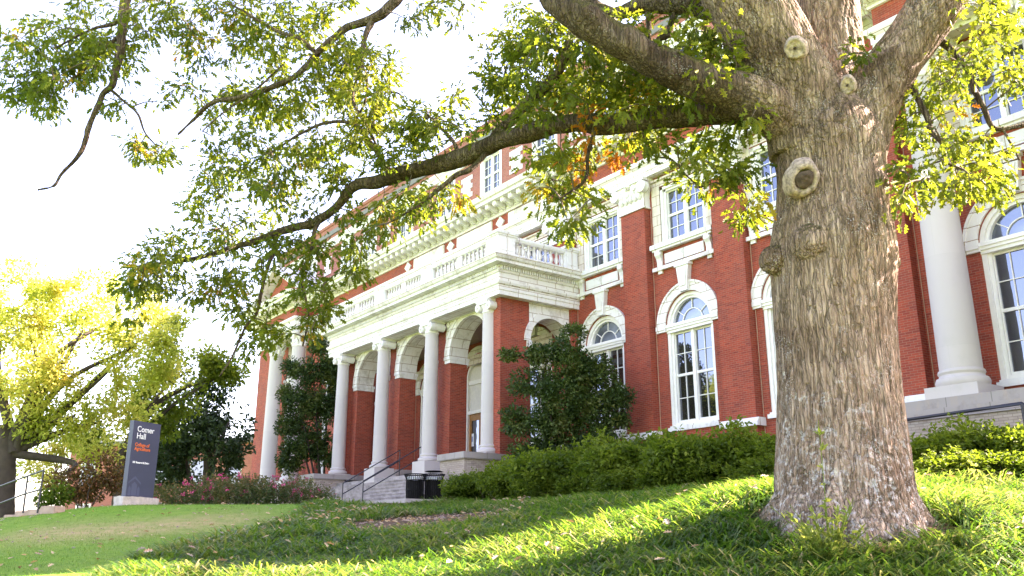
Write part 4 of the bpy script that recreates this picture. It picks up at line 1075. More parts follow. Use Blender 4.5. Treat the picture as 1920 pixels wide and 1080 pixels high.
M['oakleaf'] = leaf_mat('oak_leaf', [(.026, .042, .005), (.050, .074, .007), (.086, .110, .009), (.17, .18, .016), (.26, .19, .015), (.38, .12, .012)],
                        [(.10, .175, .012), (.155, .235, .014), (.25, .32, .018), (.42, .43, .024), (.60, .45, .03), (.62, .20, .02)], .40, .6, .2)
# foliage masses seen in front of the sky: (px, py, rx, ry, weight)
BL = [(100,90,95,75,1),(60,170,60,50,1),(165,55,75,55,1),(250,85,60,55,.9),(275,30,50,40,.9),(330,18,55,32,.8),(25,110,30,80,.8),(92,205,45,32,.8),(205,190,40,30,.7),(150,130,60,50,.9),
 (290,275,40,35,.8),(250,282,30,25,.8),(300,300,25,18,.6),(210,120,40,40,.7),
 (400,55,85,60,1),(480,40,80,50,1),(520,95,70,50,1),(370,100,45,40,.9),(340,182,48,25,.9),(425,190,75,40,1),(480,222,70,50,1),(420,262,50,35,.9),(560,180,70,60,1.1),(620,120,60,60,1.1),(700,100,50,55,.9),(560,28,50,30,.9),(695,190,48,60,1),
 (560,280,70,45,1.1),(640,230,60,50,1),(465,330,75,50,1),(530,350,50,40,1),(405,330,32,28,.8),(365,378,45,18,.8),(385,430,70,30,.9),(335,462,60,28,.9),(285,520,62,45,1.1),(355,530,70,40,1),(430,505,50,40,1),(262,580,36,28,.9),(305,500,60,30,1),
 (520,480,50,40,.9),(475,560,38,40,.9),(562,480,50,42,.9),(622,470,58,30,.9),(645,505,40,25,.8),(565,620,42,30,1),(510,640,38,40,.9),(590,565,38,40,.9),(432,592,28,38,.8),(545,540,40,30,.8),(610,600,25,25,.6),(480,650,25,25,.7),
 (740,240,68,50,1),(802,232,58,40,1),(832,200,38,25,.9),(720,285,60,30,1),(700,400,60,28,1),(762,372,68,28,1),(842,362,55,28,.9),(795,400,40,20,.8),(650,425,48,25,.8),(720,430,30,15,.6),(660,300,60,40,.9),(600,330,50,40,.9),(580,390,40,25,.8),
 (850,25,55,28,.8),(780,15,50,25,.9),(955,130,58,58,1),(920,155,28,32,.8),(985,60,55,50,1),(1040,60,50,42,1),(1000,195,42,40,.9),(1080,130,58,55,1),(1120,180,70,38,1),(1200,160,70,36,1),(1250,100,60,38,.9),(1300,130,55,48,.9),(1332,60,40,38,.8),(1180,60,40,28,.6),
 (1010,300,42,28,.9),(1052,320,48,38,1),(1075,385,36,36,.9),(1065,290,48,28,.9),(1130,270,48,28,.8),(1242,262,60,26,.9),(1342,270,48,36,1),(1392,240,38,36,.9),(1312,330,36,38,.9),(1362,330,45,38,1),(1392,390,36,36,.8),(1300,290,40,28,.8),(1185,255,45,15,.8),(1030,360,30,25,.7),(1070,425,16,20,.7),
 (1785,180,58,58,1),(1852,80,58,58,1.1),(1835,25,40,30,1),(1752,125,38,38,.8),(1722,250,42,55,.9),(1792,290,58,38,1.1),(1842,300,48,48,1.1),(1700,340,26,38,.8),(1850,350,38,28,1),(1792,345,38,28,.9),(1880,160,30,40,.6),(1760,330,40,30,.8),(1690,370,16,25,.6),(1895,40,30,40,.8),(1910,150,20,30,.6),(1612,110,14,30,.8),
 (1110,100,40,30,.7),(1020,110,70,60,1),(1150,80,60,50,.8),(1250,170,70,40,.9),(1340,110,50,50,.9),(1160,140,80,50,.9),(1050,180,70,40,.9),(960,190,50,40,.8),(880,240,40,30,.6),(660,150,70,60,.8),(480,430,60,40,.7),(420,400,50,30,.6),(640,20,60,30,.7),(1290,60,50,40,.7),(1400,120,30,50,.5),(1150,120,40,30,.7),(1380,150,25,50,.6),(1090,230,60,18,.8),(1160,205,50,14,.8)]
def Yof(px): return np.interp(px, [0, 250, 420, 660, 900, 1100, 1400, 1500, 1700, 1920], [12.4, 12.8, 12.9, 12.0, 10.9, 10.1, 9.4, 9.2, 9.0, 8.9])
CL = []
for bx, by, rx, ry, w in BL:
    n = max(3, int(rx * ry * math.pi / 1050 * w * (1.35 if bx < 1600 else .8)))
    for _ in range(n):
        r_ = math.sqrt(random.random()); t = random.random() * 2 * math.pi
        px, py = bx + rx * r_ * math.cos(t), by + ry * r_ * math.sin(t)
        CL.append((px, py, Yof(px) + random.gauss(0, .55), .95 if 1085 < px < 1165 and (205 < py < 350 and random.random() < .30) else (.78 if random.random() < .02 else None)))
CW = np.array([at(a, b_, c) for a, b_, c, _ in CL]); CR = [d for *_, d in CL]
d0 = np.min(np.linalg.norm(CW[:, None] - limb_pts[None, :, :3], axis=2), axis=1); order = np.argsort(d0)
nodes = limb_pts[:, :3].copy(); nown = limb_pts[:, 3].copy(); twigs = {k: [] for k in names}; LV = {k: [[], [], [], []] for k in names}
for ci in order:
    c = CW[ci]; dd = np.linalg.norm(nodes - c, axis=1) + np.where(np.arange(len(nodes)) < len(limb_pts), 0, .12)
    j = int(np.argmin(dd)); own = names[int(nown[j])]; a = nodes[j]; L = np.linalg.norm(c - a)
    midp = (a + c) / 2 + np.array([rng.normal(0, .05), rng.normal(0, .05), .10 * L])
    q = smooth_path(np.array([a, midp, c]), 5)
    if L < 2.2: twigs[own].append(tube(q - OB, np.linspace(.010 + .004 * min(L, 1), .004, 5), 4))
    nodes = np.vstack([nodes, c[None]]); nown = np.append(nown, names.index(own))
    dirn = (c - a) / max(L, 1e-6); nl = rng.integers(26, 44)
    tip = c + dirn * .05; sd = rng.normal(0, 1, (nl, 3)); sd /= np.linalg.norm(sd, axis=1, keepdims=True)
    pos = c + sd * rng.uniform(.02, .27, (nl, 1)) * np.array([1, 1, .75])
    ax = sd * .8 + dirn * .5 + np.array([0, 0, -.55]) + rng.normal(0, .3, (nl, 3))
    tone = float(np.clip(.26 + .34 * (fbm(c[None] * .8, 2, 77)[0] - .3) + rng.normal(0, .05), 0, .7)) if CR[ci] is None else CR[ci]
    LV[own][0].append(pos - OB); LV[own][1].append(ax); LV[own][2].append(rng.uniform(.075, .14, nl)); LV[own][3].append(np.where(CR[ci] is None, np.clip(tone + rng.normal(0, .08, nl), 0, .66), np.clip(tone + rng.normal(0, .08, nl), 0, 1)))
for k in names:
    if LV[k][0]:
        o = limb_obj[k]
        link('foliage', leaves_mesh('foliage', 'oak', *[np.concatenate(x) for x in LV[k]], M['oakleaf'], 1.0), None, o)
        if twigs[k]: link('twigs', quad_mesh('twigs', *join(twigs[k]), M['twig']), None, o)
# the crown above the frame, plus unseen leaves at right added for shade
CB = [((3.2, 9.6, 12.5), (4.2, 3.2, 3.4), 5200), ((-2.5, 12.2, 12.6), (4.2, 2.6, 2.2), 3600), ((7.5, 10.5, 12.5), (2.6, 2.6, 2.2), 900), ((-7.5, 13.5, 12.2), (3.2, 2.4, 1.7), 1700), ((8.4, 9.4, 4.7), (1.2, 1.5, 1.3), 2100), ((13.7, 16.2, 6.3), (1.9, 1.5, 1.6), 2400), ((3.0, 5.6, 8.6), (3.5, 2.4, 1.9), 1200), ((4, 13, 14.5), (5, 2.5, 2.5), 2300)]
pp_, aa_, ss_, rr_ = [], [], [], []
for c, r_, n in CB:
    d = rng.normal(0, 1, (n, 3)); d /= np.linalg.norm(d, axis=1, keepdims=True); p = np.array(c) + d * np.array(r_) * rng.uniform(.3, 1, (n, 1)) ** .5
    g_ = fbm(p * .55, 2, 8); p = p[g_ > .46]; X, Yp, dd = proj(p); p = p[(Yp < -30) | (X < -60) | (X > 1980)]
    pp_.append(p - OB); aa_.append(rng.normal(0, 1, (len(p), 3)) + [0, 0, -.5]); ss_.append(rng.uniform(.2, .3, len(p))); rr_.append(rng.uniform(.1, .6, len(p)))
link('crown_and_shade_leaves', leaves_mesh('crown_and_shade_leaves', 'oak', *[np.concatenate(x) for x in (pp_, aa_, ss_, rr_)], M['oakleaf']), None, oak)
# ================================================================== shrubs and other trees
def cloud(blobs, n, leaf, kind, mat, tone=(.1, .9), shell=.55, keep=.42, freq=2.2, seed=0, org=None, tilt=1.0, mirror=None):
    """leaf faces spread through ellipsoids; gaps come from a noise threshold"""
    vol = np.array([b_[1][0] * b_[1][1] * b_[1][2] for b_ in blobs]) ** (2 / 3.); vol /= vol.sum()
    A = []
    for (c, r_), w in zip(blobs, vol):
        k = int(n * w); d = rng.normal(0, 1, (k, 3)); d /= np.linalg.norm(d, axis=1, keepdims=True)
        bump_ = .78 + .45 * fbm(d * 1.7 + np.array(c) * 1.3 + seed, 3, seed)
        p = np.array(c) + d * np.array(r_) * (rng.uniform(shell, 1, (k, 1)) * bump_[:, None]); A.append(np.column_stack([p, d]))
    A = np.vstack(A); g_ = fbm(A[:, :3] * freq + seed * 3.1, 3, seed + 5); A = A[g_ > keep]; p, d = A[:, :3], A[:, 3:]
    k = len(p); ax = d * .7 + rng.normal(0, .6, (k, 3)) + [0, 0, .1]
    t = tone[0] + (tone[1] - tone[0]) * np.clip(fbm(p * freq * .8, 2, seed + 9) * 1.5 - .25 + rng.normal(0, .15, k), 0, 1)
    if org is not None: p = p - org
    return leaves_mesh('foliage', kind, p, ax, leaf * rng.uniform(.7, 1.25, k), t, mat, tilt)
def stems_mesh(name, base, tops, r0, mat, seg=6, bend=.3, seed=0):
    out = []
    for tpt in tops:
        a = np.array(base) + np.array([rng.normal(0, r0), rng.normal(0, r0), 0]); c = np.array(tpt)
        mid = a + (c - a) * .5 + np.array([rng.normal(0, bend), rng.normal(0, bend), .15 * abs(c[2] - a[2])])
        q = smooth_path(np.array([a, mid, c]), 14); out.append(tube(q, np.linspace(r0, r0 * .25, 14), seg, .2, seed))
    return quad_mesh(name, *join(out), mat)
M['azalea'] = leaf_mat('azalea_leaf', [(.026, .050, .005), (.055, .095, .008), (.10, .15, .013), (.17, .21, .022)], [(.10, .20, .01), (.26, .36, .02)], .35, .6, .2)
M['holly'] = leaf_mat('holly_leaf', [(.022, .048, .011), (.042, .080, .017), (.075, .11, .022), (.16, .15, .03)], [(.04, .10, .015), (.12, .18, .02)], .2, .5, .3)
M['rose'] = leaf_mat('rose_bush_leaf', [(.03, .06, .02), (.055, .09, .028), (.09, .11, .035), (.20, .12, .05)], [(.1, .18, .03), (.25, .2, .06)], .3, .5)
M['petal'] = leaf_mat('pink_petal', [(.55, .03, .14), (.70, .07, .22), (.75, .18, .3)], [(.6, .05, .2), (.7, .2, .35)], .3, .6)
M['yellow'] = leaf_mat('sunlit_autumn_leaf', [(.13, .18, .03), (.21, .26, .04), (.30, .31, .06), (.38, .33, .07)], [(.36, .48, .06), (.56, .62, .09), (.70, .70, .14), (.72, .62, .14)], .66, .5)
M['green2'] = leaf_mat('shaded_leaf_green', [(.045, .085, .012), (.075, .12, .016), (.14, .17, .022)], [(.20, .32, .02), (.42, .48, .03)], .5, .5)  # darker green stands for the yellow tree's leaves in shade
M['dark'] = leaf_mat('dark_evergreen_leaf', [(.016, .034, .012), (.028, .052, .016), (.05, .075, .02)], [(.04, .08, .02), (.1, .16, .03)], .25, .45)
M['russet'] = leaf_mat('russet_shrub_leaf', [(.05, .03, .016), (.10, .04, .02), (.06, .07, .02), (.22, .09, .03)], [(.2, .08, .03), (.35, .2, .05)], .35, .5)

# foundation hedge of azaleas: five kinds of bush, each copied along the bed
def bush(name, n, leaf, mat, r_, seed, tone=(.1, .9), kind='broad'):
    e = empty(name, (0, 0, 0)); bl_ = [((rng.normal(0, .35) * r_[0], rng.normal(0, .3) * r_[1], r_[2] * rng.uniform(.45, .75)), (r_[0] * rng.uniform(.5, .75), r_[1] * rng.uniform(.5, .75), r_[2] * rng.uniform(.38, .6))) for _ in range(6)]
    link('foliage', cloud(bl_, n, leaf, kind, mat, tone, .45, .36, 2.6, seed), None, e)
    sp_, sa_ = [], []
    for _ in range(90):
        c_, q_ = bl_[rng.integers(0, 6)]; d_ = rng.normal(0, 1, 3); d_[2] = abs(d_[2]) * .9; d_ /= np.linalg.norm(d_)
        p0 = np.array(c_) + d_ * np.array(q_) * .9; g_ = d_ * .5 + np.array([0, 0, .8]) + rng.normal(0, .25, 3); g_ /= np.linalg.norm(g_); L_ = rng.uniform(.08, .30)
        for t_ in np.linspace(0, 1, 9): sp_.append(p0 + g_ * L_ * t_); sa_.append(g_ * .6 + rng.normal(0, .7, 3))
    link('shoots', leaves_mesh('shoots', kind, np.array(sp_), np.array(sa_), leaf * rng.uniform(.6, 1.0, len(sp_)), rng.uniform(.45, 1, len(sp_)), mat), None, e)
    link('stems', stems_mesh('stems', (0, 0, -.1), [(b_[0][0], b_[0][1], b_[0][2] + .1) for b_ in bl_], .02, M['twig']), None, e)
    return e
hedge = [(1500,18.2,.50),(1400,18.8,.62),(1310,19.9,.62),(1225,20.9,.6),(1150,22.2,.58),(1080,23.4,.56),(1010,24.8,.5),(960,26.2,.42),(915,27.2,.38),(868,27.6,.27),
         (1450,17.6,.40),(1350,18.3,.42),(1260,19.2,.42),(1180,20.3,.44),(1100,21.5,.42),(1030,22.8,.38)]
hl = ['azalea bush hidden in part by the oak trunk at its left side', 'tall azalea bush just left of the oak trunk under the pilaster base', 'azalea bush directly below the arched window left of the oak', 'azalea bush below the pilaster beside that arched window', 'azalea bush in front of the holly tree\'s right edge', 'azalea bush at the foot of the holly tree trunk', 'azalea bush left of the holly tree trunk', 'low azalea bush in front of the end column of the porch', 'small azalea bush beside the light brick cheek wall', 'smallest azalea bush, nearest the litter bins',
      'front azalea bush touching the left of the oak trunk', 'front azalea bush left of the trunk, before the arched window', 'low front azalea bush at the middle of the hedge', 'low front azalea bush below the holly branches', 'low front azalea bush before the holly trunk', 'leftmost bush of the low front row of azaleas']
pro = [bush('azalea_bush', 7000, .105, M['azalea'], (1.15, .95, 1.0), 60 + k) for k in range(3)]
used = [False] * 3
for i, (px, Y, h) in enumerate(hedge):
    k = i % 3; e = pro[k] if not used[k] else pro[k].copy()
    if used[k]:
        COL.objects.link(e)
        for ch in pro[k].children: dup(ch, e)
    used[k] = True
    p = at(px, 900, Y); p[2] = gz(p[0], p[1])[0] - .05; e.location = p; e.rotation_euler = (0, 0, i * 1.9); s_ = h / .56
    top = at(px, {0: 812, 1: 806, 2: 812, 3: 818, 4: 826, 5: 838, 6: 852, 7: 868, 8: 880, 9: 905}.get(i, 850 + (i - 10) * 8), Y)[2]
    hz = max(.35, (top - p[2]) / 1.22); e.scale = (max(.75, min(1.25, hz * 1.1)) * 1.1, max(.7, min(1.2, hz)), hz)
    tag(e, hl[i], 'bush', 'azalea hedge along the hall')
hr = [(1735,14.6,822),(1800,14.2,800),(1865,13.8,798),(1930,13.6,800),(1775,13.2,850),(1860,12.9,845)]
hrl = ['leafy azalea bush just right of the oak trunk', 'azalea bush under the handrail right of the oak', 'azalea bush in front of the cream brick terrace wall, behind the tall weed', 'azalea bush cut by the right edge of the photo', 'low front azalea bush right of the oak trunk', 'low front azalea bush by the yellow flowering weed']
for i, (px, Y, ty) in enumerate(hr):
    e = pro[i % 3].copy(); COL.objects.link(e)
    for ch in pro[i % 3].children: dup(ch, e)
    p = at(px, 900, Y); p[2] = gz(p[0], p[1])[0] - .05; e.location = p; e.rotation_euler = (0, 0, 1 + i * 2.3)
    hz = max(.3, (at(px, ty, Y)[2] - p[2]) / 1.22); e.scale = (.85, .75, hz); tag(e, hrl[i], 'bush', 'azaleas right of the oak')

def leafy(name, label, cat, base, blobs, n, leaf, kind, mat, tops, r0, tone=(.1, .9), shell=.5, keep=.42, freq=1.6, seed=0, trunk=None, group=None, bark='bark_far', bend=.3):
    """blobs in (px, py, Y, rx_m, ry_m, rz_m)"""
    base = np.array(base); e = empty(name, tuple(base)); tag(e, label, cat, group)
    bw = [(at(a, b_, c) - base, (x, y, z)) for a, b_, c, x, y, z in blobs]
    link('foliage', cloud([(c, r_) for c, r_ in bw], n, leaf, kind, mat, tone, shell, keep, freq, seed), None, e)
    if trunk is not None:
        q = smooth_path(np.array(trunk, float), 40); q[:, :3] -= base
        link('trunk', quad_mesh('trunk', *tube(q[:, :3], q[:, 3], 18, .12, seed, .02), M[bark]), None, e)
    if tops: link('branches', stems_mesh('branches', tops[0], tops[1], r0, M[bark], 7, bend, seed), None, e)
    return e
# holly beside the porch
b0 = wpos(24.6, 19.6, 0); b0[2] = gz(b0[0], b0[1])[0]
hY = b0[1]
leafy('holly_tree', 'dark green holly tree with several stems growing against the right side of the porch', 'tree', b0,
      [(1060,660,hY,.75,.7,.6),(1110,700,hY,1.0,.8,.8),(1000,720,hY,1.0,.8,.75),(1090,770,hY,1.25,.9,.8),(970,790,hY-.2,.75,.7,.6),(1150,745,hY,.8,.7,.65),(1050,840,hY,1.2,.9,.6),(1120,820,hY,1.0,.8,.6),(1010,665,hY,.6,.5,.4),(1160,790,hY,.5,.5,.3),(955,665,hY,.4,.4,.3),(1060,740,hY-.3,1.0,.8,.9),(1030,790,hY-.2,.9,.8,.8),(1080,690,hY-.2,.8,.7,.7),(990,850,hY,.8,.7,.5),(1075,625,hY,.5,.5,.4)],
      38000, .12, 'broad', M['holly'], ((0, 0, 0), [at(x, y, hY) - b0 for x, y in ((1060,620),(1110,680),(1000,690),(1150,720),(970,760),(1090,740),(1160,760),(1045,760))]), .06, (0, .85), .25, .42, 2.6, 3)
b0 = wpos(44.4, 20.3, 0); b0[2] = gz(b0[0], b0[1])[0]; hY = b0[1]
leafy('holly_tree', 'tall dark holly covering the wall between the left column and the porch', 'tree', b0,
      [(585,700,hY,1.1,1,.9),(560,760,hY,1.2,1,1.1),(610,760,hY,1.1,1,1.2),(580,830,hY,1.5,1,1.0),(620,690,hY,.9,.8,.9),(545,800,hY,.9,.8,.8),(610,850,hY,1.0,.8,.8),(635,720,hY,.6,.6,1.2),(600,650,hY,.7,.7,.6),(545,860,hY,.8,.8,.9),(548,690,hY,.6,.6,.6),(535,740,hY,.5,.5,.6)],
      34000, .15, 'broad', M['holly'], ((0, 0, 0), [at(x, y, hY) - b0 for x, y in ((585,660),(550,740),(620,660),(530,700),(600,740))]), .08, (0, .8), .25, .42, 2.2, 6)
# rose bushes with pink flowers
rb = [(330,30.5,905,1.1),(385,31,892,1.25),(440,31.5,886,1.35),(495,32,890,1.2),(545,32.5,893,1.15),(590,32.5,915,.9)]
rl = ['pink flowering rose bush just right of the slate sign', 'second pink rose bush from the slate sign', 'tallest pink rose bush, in front of the dark evergreen', 'rose bush in front of the left end column of the hall', 'rose bush in front of the tall dark holly', 'small rose bush beside the left cheek wall of the steps']
rp = bush('rose_bush', 2600, .085, M['rose'], (1.2, 1.0, 1.1), 80, (.05, .9), 'broad')
fp = rng.normal(0, 1, (15, 3)); fp /= np.linalg.norm(fp, axis=1, keepdims=True); fp[:, 2] = np.abs(fp[:, 2]); fp = fp * np.array([1.15, 1.0, .62]) + [0, 0, .68]
fpos = np.repeat(fp, 9, 0); fax = rng.normal(0, 1, (len(fpos), 3)); fax /= np.linalg.norm(fax, axis=1, keepdims=True)
link('flowers', leaves_mesh('flowers', 'broad', fpos + fax * .02, fax, np.full(len(fpos), .075), rng.random(len(fpos)), M['petal']), None, rp)
for i, (px, Y, ty, w) in enumerate(rb):
    if i == 0: e = rp
    else:
        e = rp.copy(); COL.objects.link(e)
        for ch in rp.children: dup(ch, e)
    p = at(px, 940, Y); p[2] = gz(p[0], p[1])[0] - .05; hz = (at(px, ty, Y)[2] - p[2]) / 1.3
    e.location = p; e.scale = (w * .9, w * .9, hz); e.rotation_euler = (0, 0, i * 2.1); tag(e, rl[i], 'bush', 'rose bushes along the lawn edge')
# background trees
Y = 31.
b0 = at(12, 958, Y); b0[2] = gz(b0[0], b0[1])[0]
tr = [(*at(-4, 975, Y), .50), (*at(2, 900, Y), .40), (*at(8, 850, Y), .36), (*at(4, 800, Y), .32)]
yb = [(60,610,90,Y),(150,575,80,Y+1),(230,625,80,Y),(100,700,100,Y-1),(200,715,80,Y),(300,640,60,Y-1),(20,720,80,Y),(285,590,55,Y),(335,610,35,Y),(35,550,75,Y+1),(150,790,70,Y),(70,790,55,Y),(240,780,55,Y+1),(-40,640,110,Y),(-60,540,100,Y),(180,540,50,Y),(110,545,50,Y),(40,530,60,Y),(300,700,55,Y-1),(345,650,40,Y-1),(180,845,50,Y+2),(110,850,50,Y+2),(60,880,35,Y+3),(95,905,30,Y+4)]
sc_ = lambda w, Y_: w / F * Y_ * 1.05
ye = leafy('autumn_tree', 'broad tree with glowing yellow green leaves at the left edge of the lawn', 'tree', b0, [(a, b_, y_, sc_(w, y_), sc_(w, y_), sc_(w, y_) * .8) for a, b_, w, y_ in yb],
      52000, .15, 'broad', M['yellow'], (at(18, 850, Y) - b0, [at(x, y, Y + d) - b0 for x, y, d in ((110,700,0),(155,620,0),(210,600,.5),(140,780,-.5),(190,790,0),(120,890,-1),(250,650,0),(60,640,0),(0,640,.5),(-40,700,0),(260,640,1),(200,700,-.5))]), .16, (.1, 1.0), .15, .47, 1.2, 9, tr, bend=.5)
Y2 = 36.
b0 = at(300, 945, Y2); b0[2] = gz(b0[0], b0[1])[0]
gb = [(300,720,50,Y2),(350,700,50,Y2),(395,680,45,Y2),(430,700,35,Y2),(260,760,45,Y2),(210,800,40,Y2),(330,760,45,Y2),(160,830,45,Y2),(385,720,40,Y2),(240,850,40,Y2),(300,800,40,Y2)]
leafy('shaded_green_tree', 'shaded green tree standing between the yellow tree and the dark evergreen', 'tree', b0, [(a, b_, y_, sc_(w, y_), sc_(w, y_), sc_(w, y_) * .7) for a, b_, w, y_ in gb], 15000, .18, 'broad', M['green2'],
      ((at(230, 860, Y2) - b0), [at(x, y, Y2) - b0 for x, y in ((300,740),(350,725),(400,712),(430,700),(260,760),(360,690))]), .13, (.0, 1.), .1, .47, 1.1, 12, [(*at(225, 960, Y2), .34), (*at(228, 900, Y2), .26), (*at(232, 855, Y2), .2)], bend=.3)
Y3 = 44.
b0 = at(390, 940, Y3); b0[2] = gz(b0[0], b0[1])[0]
db = [(385,760,55,Y3),(350,810,60,Y3),(420,800,55,Y3),(390,850,70,Y3),(330,860,50,Y3),(445,850,30,Y3),(300,890,40,Y3),(410,730,40,Y3)]
leafy('evergreen_tree', 'dense dark evergreen tree behind the slate sign and the rose bushes', 'tree', b0, [(a, b_, y_, sc_(w, y_), sc_(w, y_), sc_(w, y_)) for a, b_, w, y_ in db], 11000, .24, 'broad', M['dark'],
      ((0, 0, 0), [at(x, y, Y3) - b0 for x, y in ((385,760),(340,800),(430,790))]), .16, (0, .9), .45, .40, .6, 15, [(*b0, .3), (*at(390, 880, Y3), .22), (*at(388, 790, Y3), .1)])
Y4 = 30.
for nm, lab, bl4, n4, seed in [('russet_shrub', 'reddish brown shrub between the left railing and the slate sign', [(130,905,40,Y4),(190,880,38,Y4),(215,905,30,Y4),(160,915,35,Y4)], 3600, 17),
                               ('shrub', 'dark green shrub at the left edge behind the metal railing', [(110,930,26,Y4-1),(85,938,18,Y4-1)], 900, 19)]:
    b0 = at(bl4[0][0] + 30, 950, bl4[0][3]); b0[2] = gz(b0[0], b0[1])[0]
    leafy(nm, lab, 'shrub', b0, [(a, b_, y_, sc_(w, y_), sc_(w, y_), sc_(w, y_) * .9) for a, b_, w, y_ in bl4], n4, .12, 'broad', M['russet'] if seed == 17 else M['azalea'], ((0, 0, 0), [at(a, b_, y_) - b0 for a, b_, w, y_ in bl4]), .03, (0, 1), .3, .38, 1.6, seed)
# brick house glimpsed beyond the trees
hb = at(330, 940, 78.); hb[2] = .2
fh = empty('brick_house', tuple(hb), R(-12)); tag(fh, 'distant pinkish brick building seen through the trees left of the hall', 'building')
def wb(name, boxes, mat, par):
    b = MB()
    for bx in boxes: b.box(*bx)
    me = b.mesh(name, mat, org=(0, 0, 0), world=True); return link(name, me, mat, par)
wl = wb('wall', [(-11, 7, 0, 9, 0, 8.2)], M['brick_pink'], fh)
wb('roof', [(-11.4, 7.4, -.4, 9.4, 8.2, 8.6)], M['roof'], fh)
for x in (-9, -5.4, -1.8, 1.8, 5.2):
    for z in (1.2, 4.8):
        w = wb('window', [(x - .75, x - .62, -.07, .02, z, z + 2), (x + .62, x + .75, -.07, .02, z, z + 2), (x - .75, x + .75, -.07, .02, z + 1.9, z + 2.02), (x - .8, x + .8, -.1, .02, z - .1, z + .02)], M['frame'], fh)
        wb('pane', [(x - .63, x + .63, -.03, .01, z, z + 1.9)], M['glass'], w)

# ================================================================== small things
# slate sign on a stone base
sb = at(256, 946, 24.2); sb[2] = gz(sb[0], sb[1])[0]
sd = np.array([.36, .933]); sa = math.atan2(sd[1], sd[0])
sg = empty('sign', tuple(sb), sa); tag(sg, 'tall slate blue campus sign with white and orange lettering on a rough stone base', 'sign')
b = MB(); b.box(-.50, .50, -.07, .07, .20, 2.20)
link('panel', b.mesh('panel', M['signp'], org=(0, 0, 0), world=True), None, sg)
b = MB(); b.box(-.66, .62, -.17, .17, -.12, .20)
me = b.mesh('stone_base', M['rough_stone'], org=(0, 0, 0), world=True)
bm = bmesh.new(); bm.from_mesh(me); bmesh.ops.subdivide_edges(bm, edges=bm.edges, cuts=7, use_grid_fill=True)
for v in bm.verts: v.co += Vector([(vnoise(np.array([[v.co.x * 9, v.co.y * 9, v.co.z * 9]]), s_)[0] - .5) * .05 for s_ in (1, 2, 3)])
bm.to_mesh(me); bm.free(); link('stone_base', me, None, sg)
def text(name, body, x, z, size, mat, bold=.0):
    c = bpy.data.curves.new(name, 'FONT'); c.body = body; c.size = size; c.offset = bold; c.extrude = .003; c.space_line = .86
    t = bpy.data.objects.new(name, c); COL.objects.link(t); dg = bpy.context.evaluated_depsgraph_get()
    me = bpy.data.meshes.new_from_object(t.evaluated_get(dg), depsgraph=dg); bpy.data.objects.remove(t); me.materials.clear()
    o = link(name, me, mat, sg, (x, -.074, z)); o.rotation_euler = (math.pi / 2, 0, 0); return o
text('lettering', 'Comer\nHall', -.36, 1.92, .215, M['signw'], .002)
text('lettering', 'College of\nAgriculture', -.38, 1.53, .125, M['signo'], .003)
text('lettering', '181 Roosevelt Drive', -.40, 1.08, .072, M['signw'], .003)
b = MB()
for x0, x1, zt in ((-.44, -.35, .42), (-.33, -.14, .52), (-.12, -.03, .42)): b.prism([(x0, .24), (x1, .24), (x1, zt), ((x0 + x1) / 2, zt + .07), (x0, zt)], -.074, -.069)
b.prism([(-.46, .58), (-.235, .74), (-.01, .58), (-.01, .53), (-.235, .68), (-.46, .53)], -.074, -.069)
link('emblem', b.mesh('emblem', M['signe'], org=(0, 0, 0), world=True), None, sg)
# litter bins
def bin_():
    e = empty('litter_bin', (0, 0, 0))
    P = [(.20, .02), (.235, .06), (.265, .2), (.275, .5), (.27, .74)]
    V, Fq = tube(np.array([[0, 0, z] for r_, z in P]), np.array([r_ for r_, z in P]), 28); link('liner', quad_mesh('liner', V, Fq, M['can']), None, e)
    out = []
    for i in range(30):
        a = 2 * math.pi * i / 30; c, s_ = math.cos(a), math.sin(a)
        L = np.array([[.29 * c, .29 * s_, .05], [.315 * c, .315 * s_, .3], [.32 * c, .32 * s_, .74], [.335 * c, .335 * s_, .84], [.40 * c, .40 * s_, .96]])
        out.append(tube(smooth_path(L, 12), np.full(12, .013), 5))
    link('slats', quad_mesh('slats', *join(out), M['can']), None, e)
    th = np.linspace(0, 2 * np.pi, 41); 
    rings = [tube(np.stack([r_ * np.cos(th), r_ * np.sin(th), 0 * th + z], 1), np.full(41, w), 6) for r_, z, w in ((.30, .06, .02), (.325, .42, .014), (.328, .76, .022), (.405, .965, .022))]
    link('hoops', quad_mesh('hoops', *join(rings), M['can']), None, e)
    zz = np.linspace(.76, .88, 6); link('bin_liner', quad_mesh('bin_liner', *tube(np.array([[0, 0, z] for z in zz]), .292 + .02 * np.sin(np.arange(6) * 2.), 30, .10, 4), M['paper']), None, e)
    return e
bn = bin_()
p = at(777, 948, 32.4); p[2] = 1.44; bn.location = p; tag(bn, 'open black slatted litter bin, the left one of the pair by the steps', 'litter bin', 'litter bins by the entrance steps')
b2 = bn.copy(); COL.objects.link(b2)
for ch in bn.children: dup(ch, b2)
p = at(812, 948, 32.7); p[2] = 1.46; b2.location = p; tag(b2, 'black slatted litter bin with a raised rain cover, nearer the light brick wall', 'litter bin', 'litter bins by the entrance steps')
V, Fq = join([tube(np.array([[0, 0, 1.06], [0, 0, 1.075], [0, 0, 1.10], [0, 0, 1.12]]), np.array([.30, .33, .27, .03]), 28)] + [tube(np.array([[.31 * c, .31 * s_, .95], [.29 * c, .29 * s_, 1.08]]), np.array([.012, .012]), 6) for c, s_ in ((1, 0), (-.5, .86), (-.5, -.86))])
link('rain_cover', quad_mesh('rain_cover', V, Fq, M['can']), None, b2)
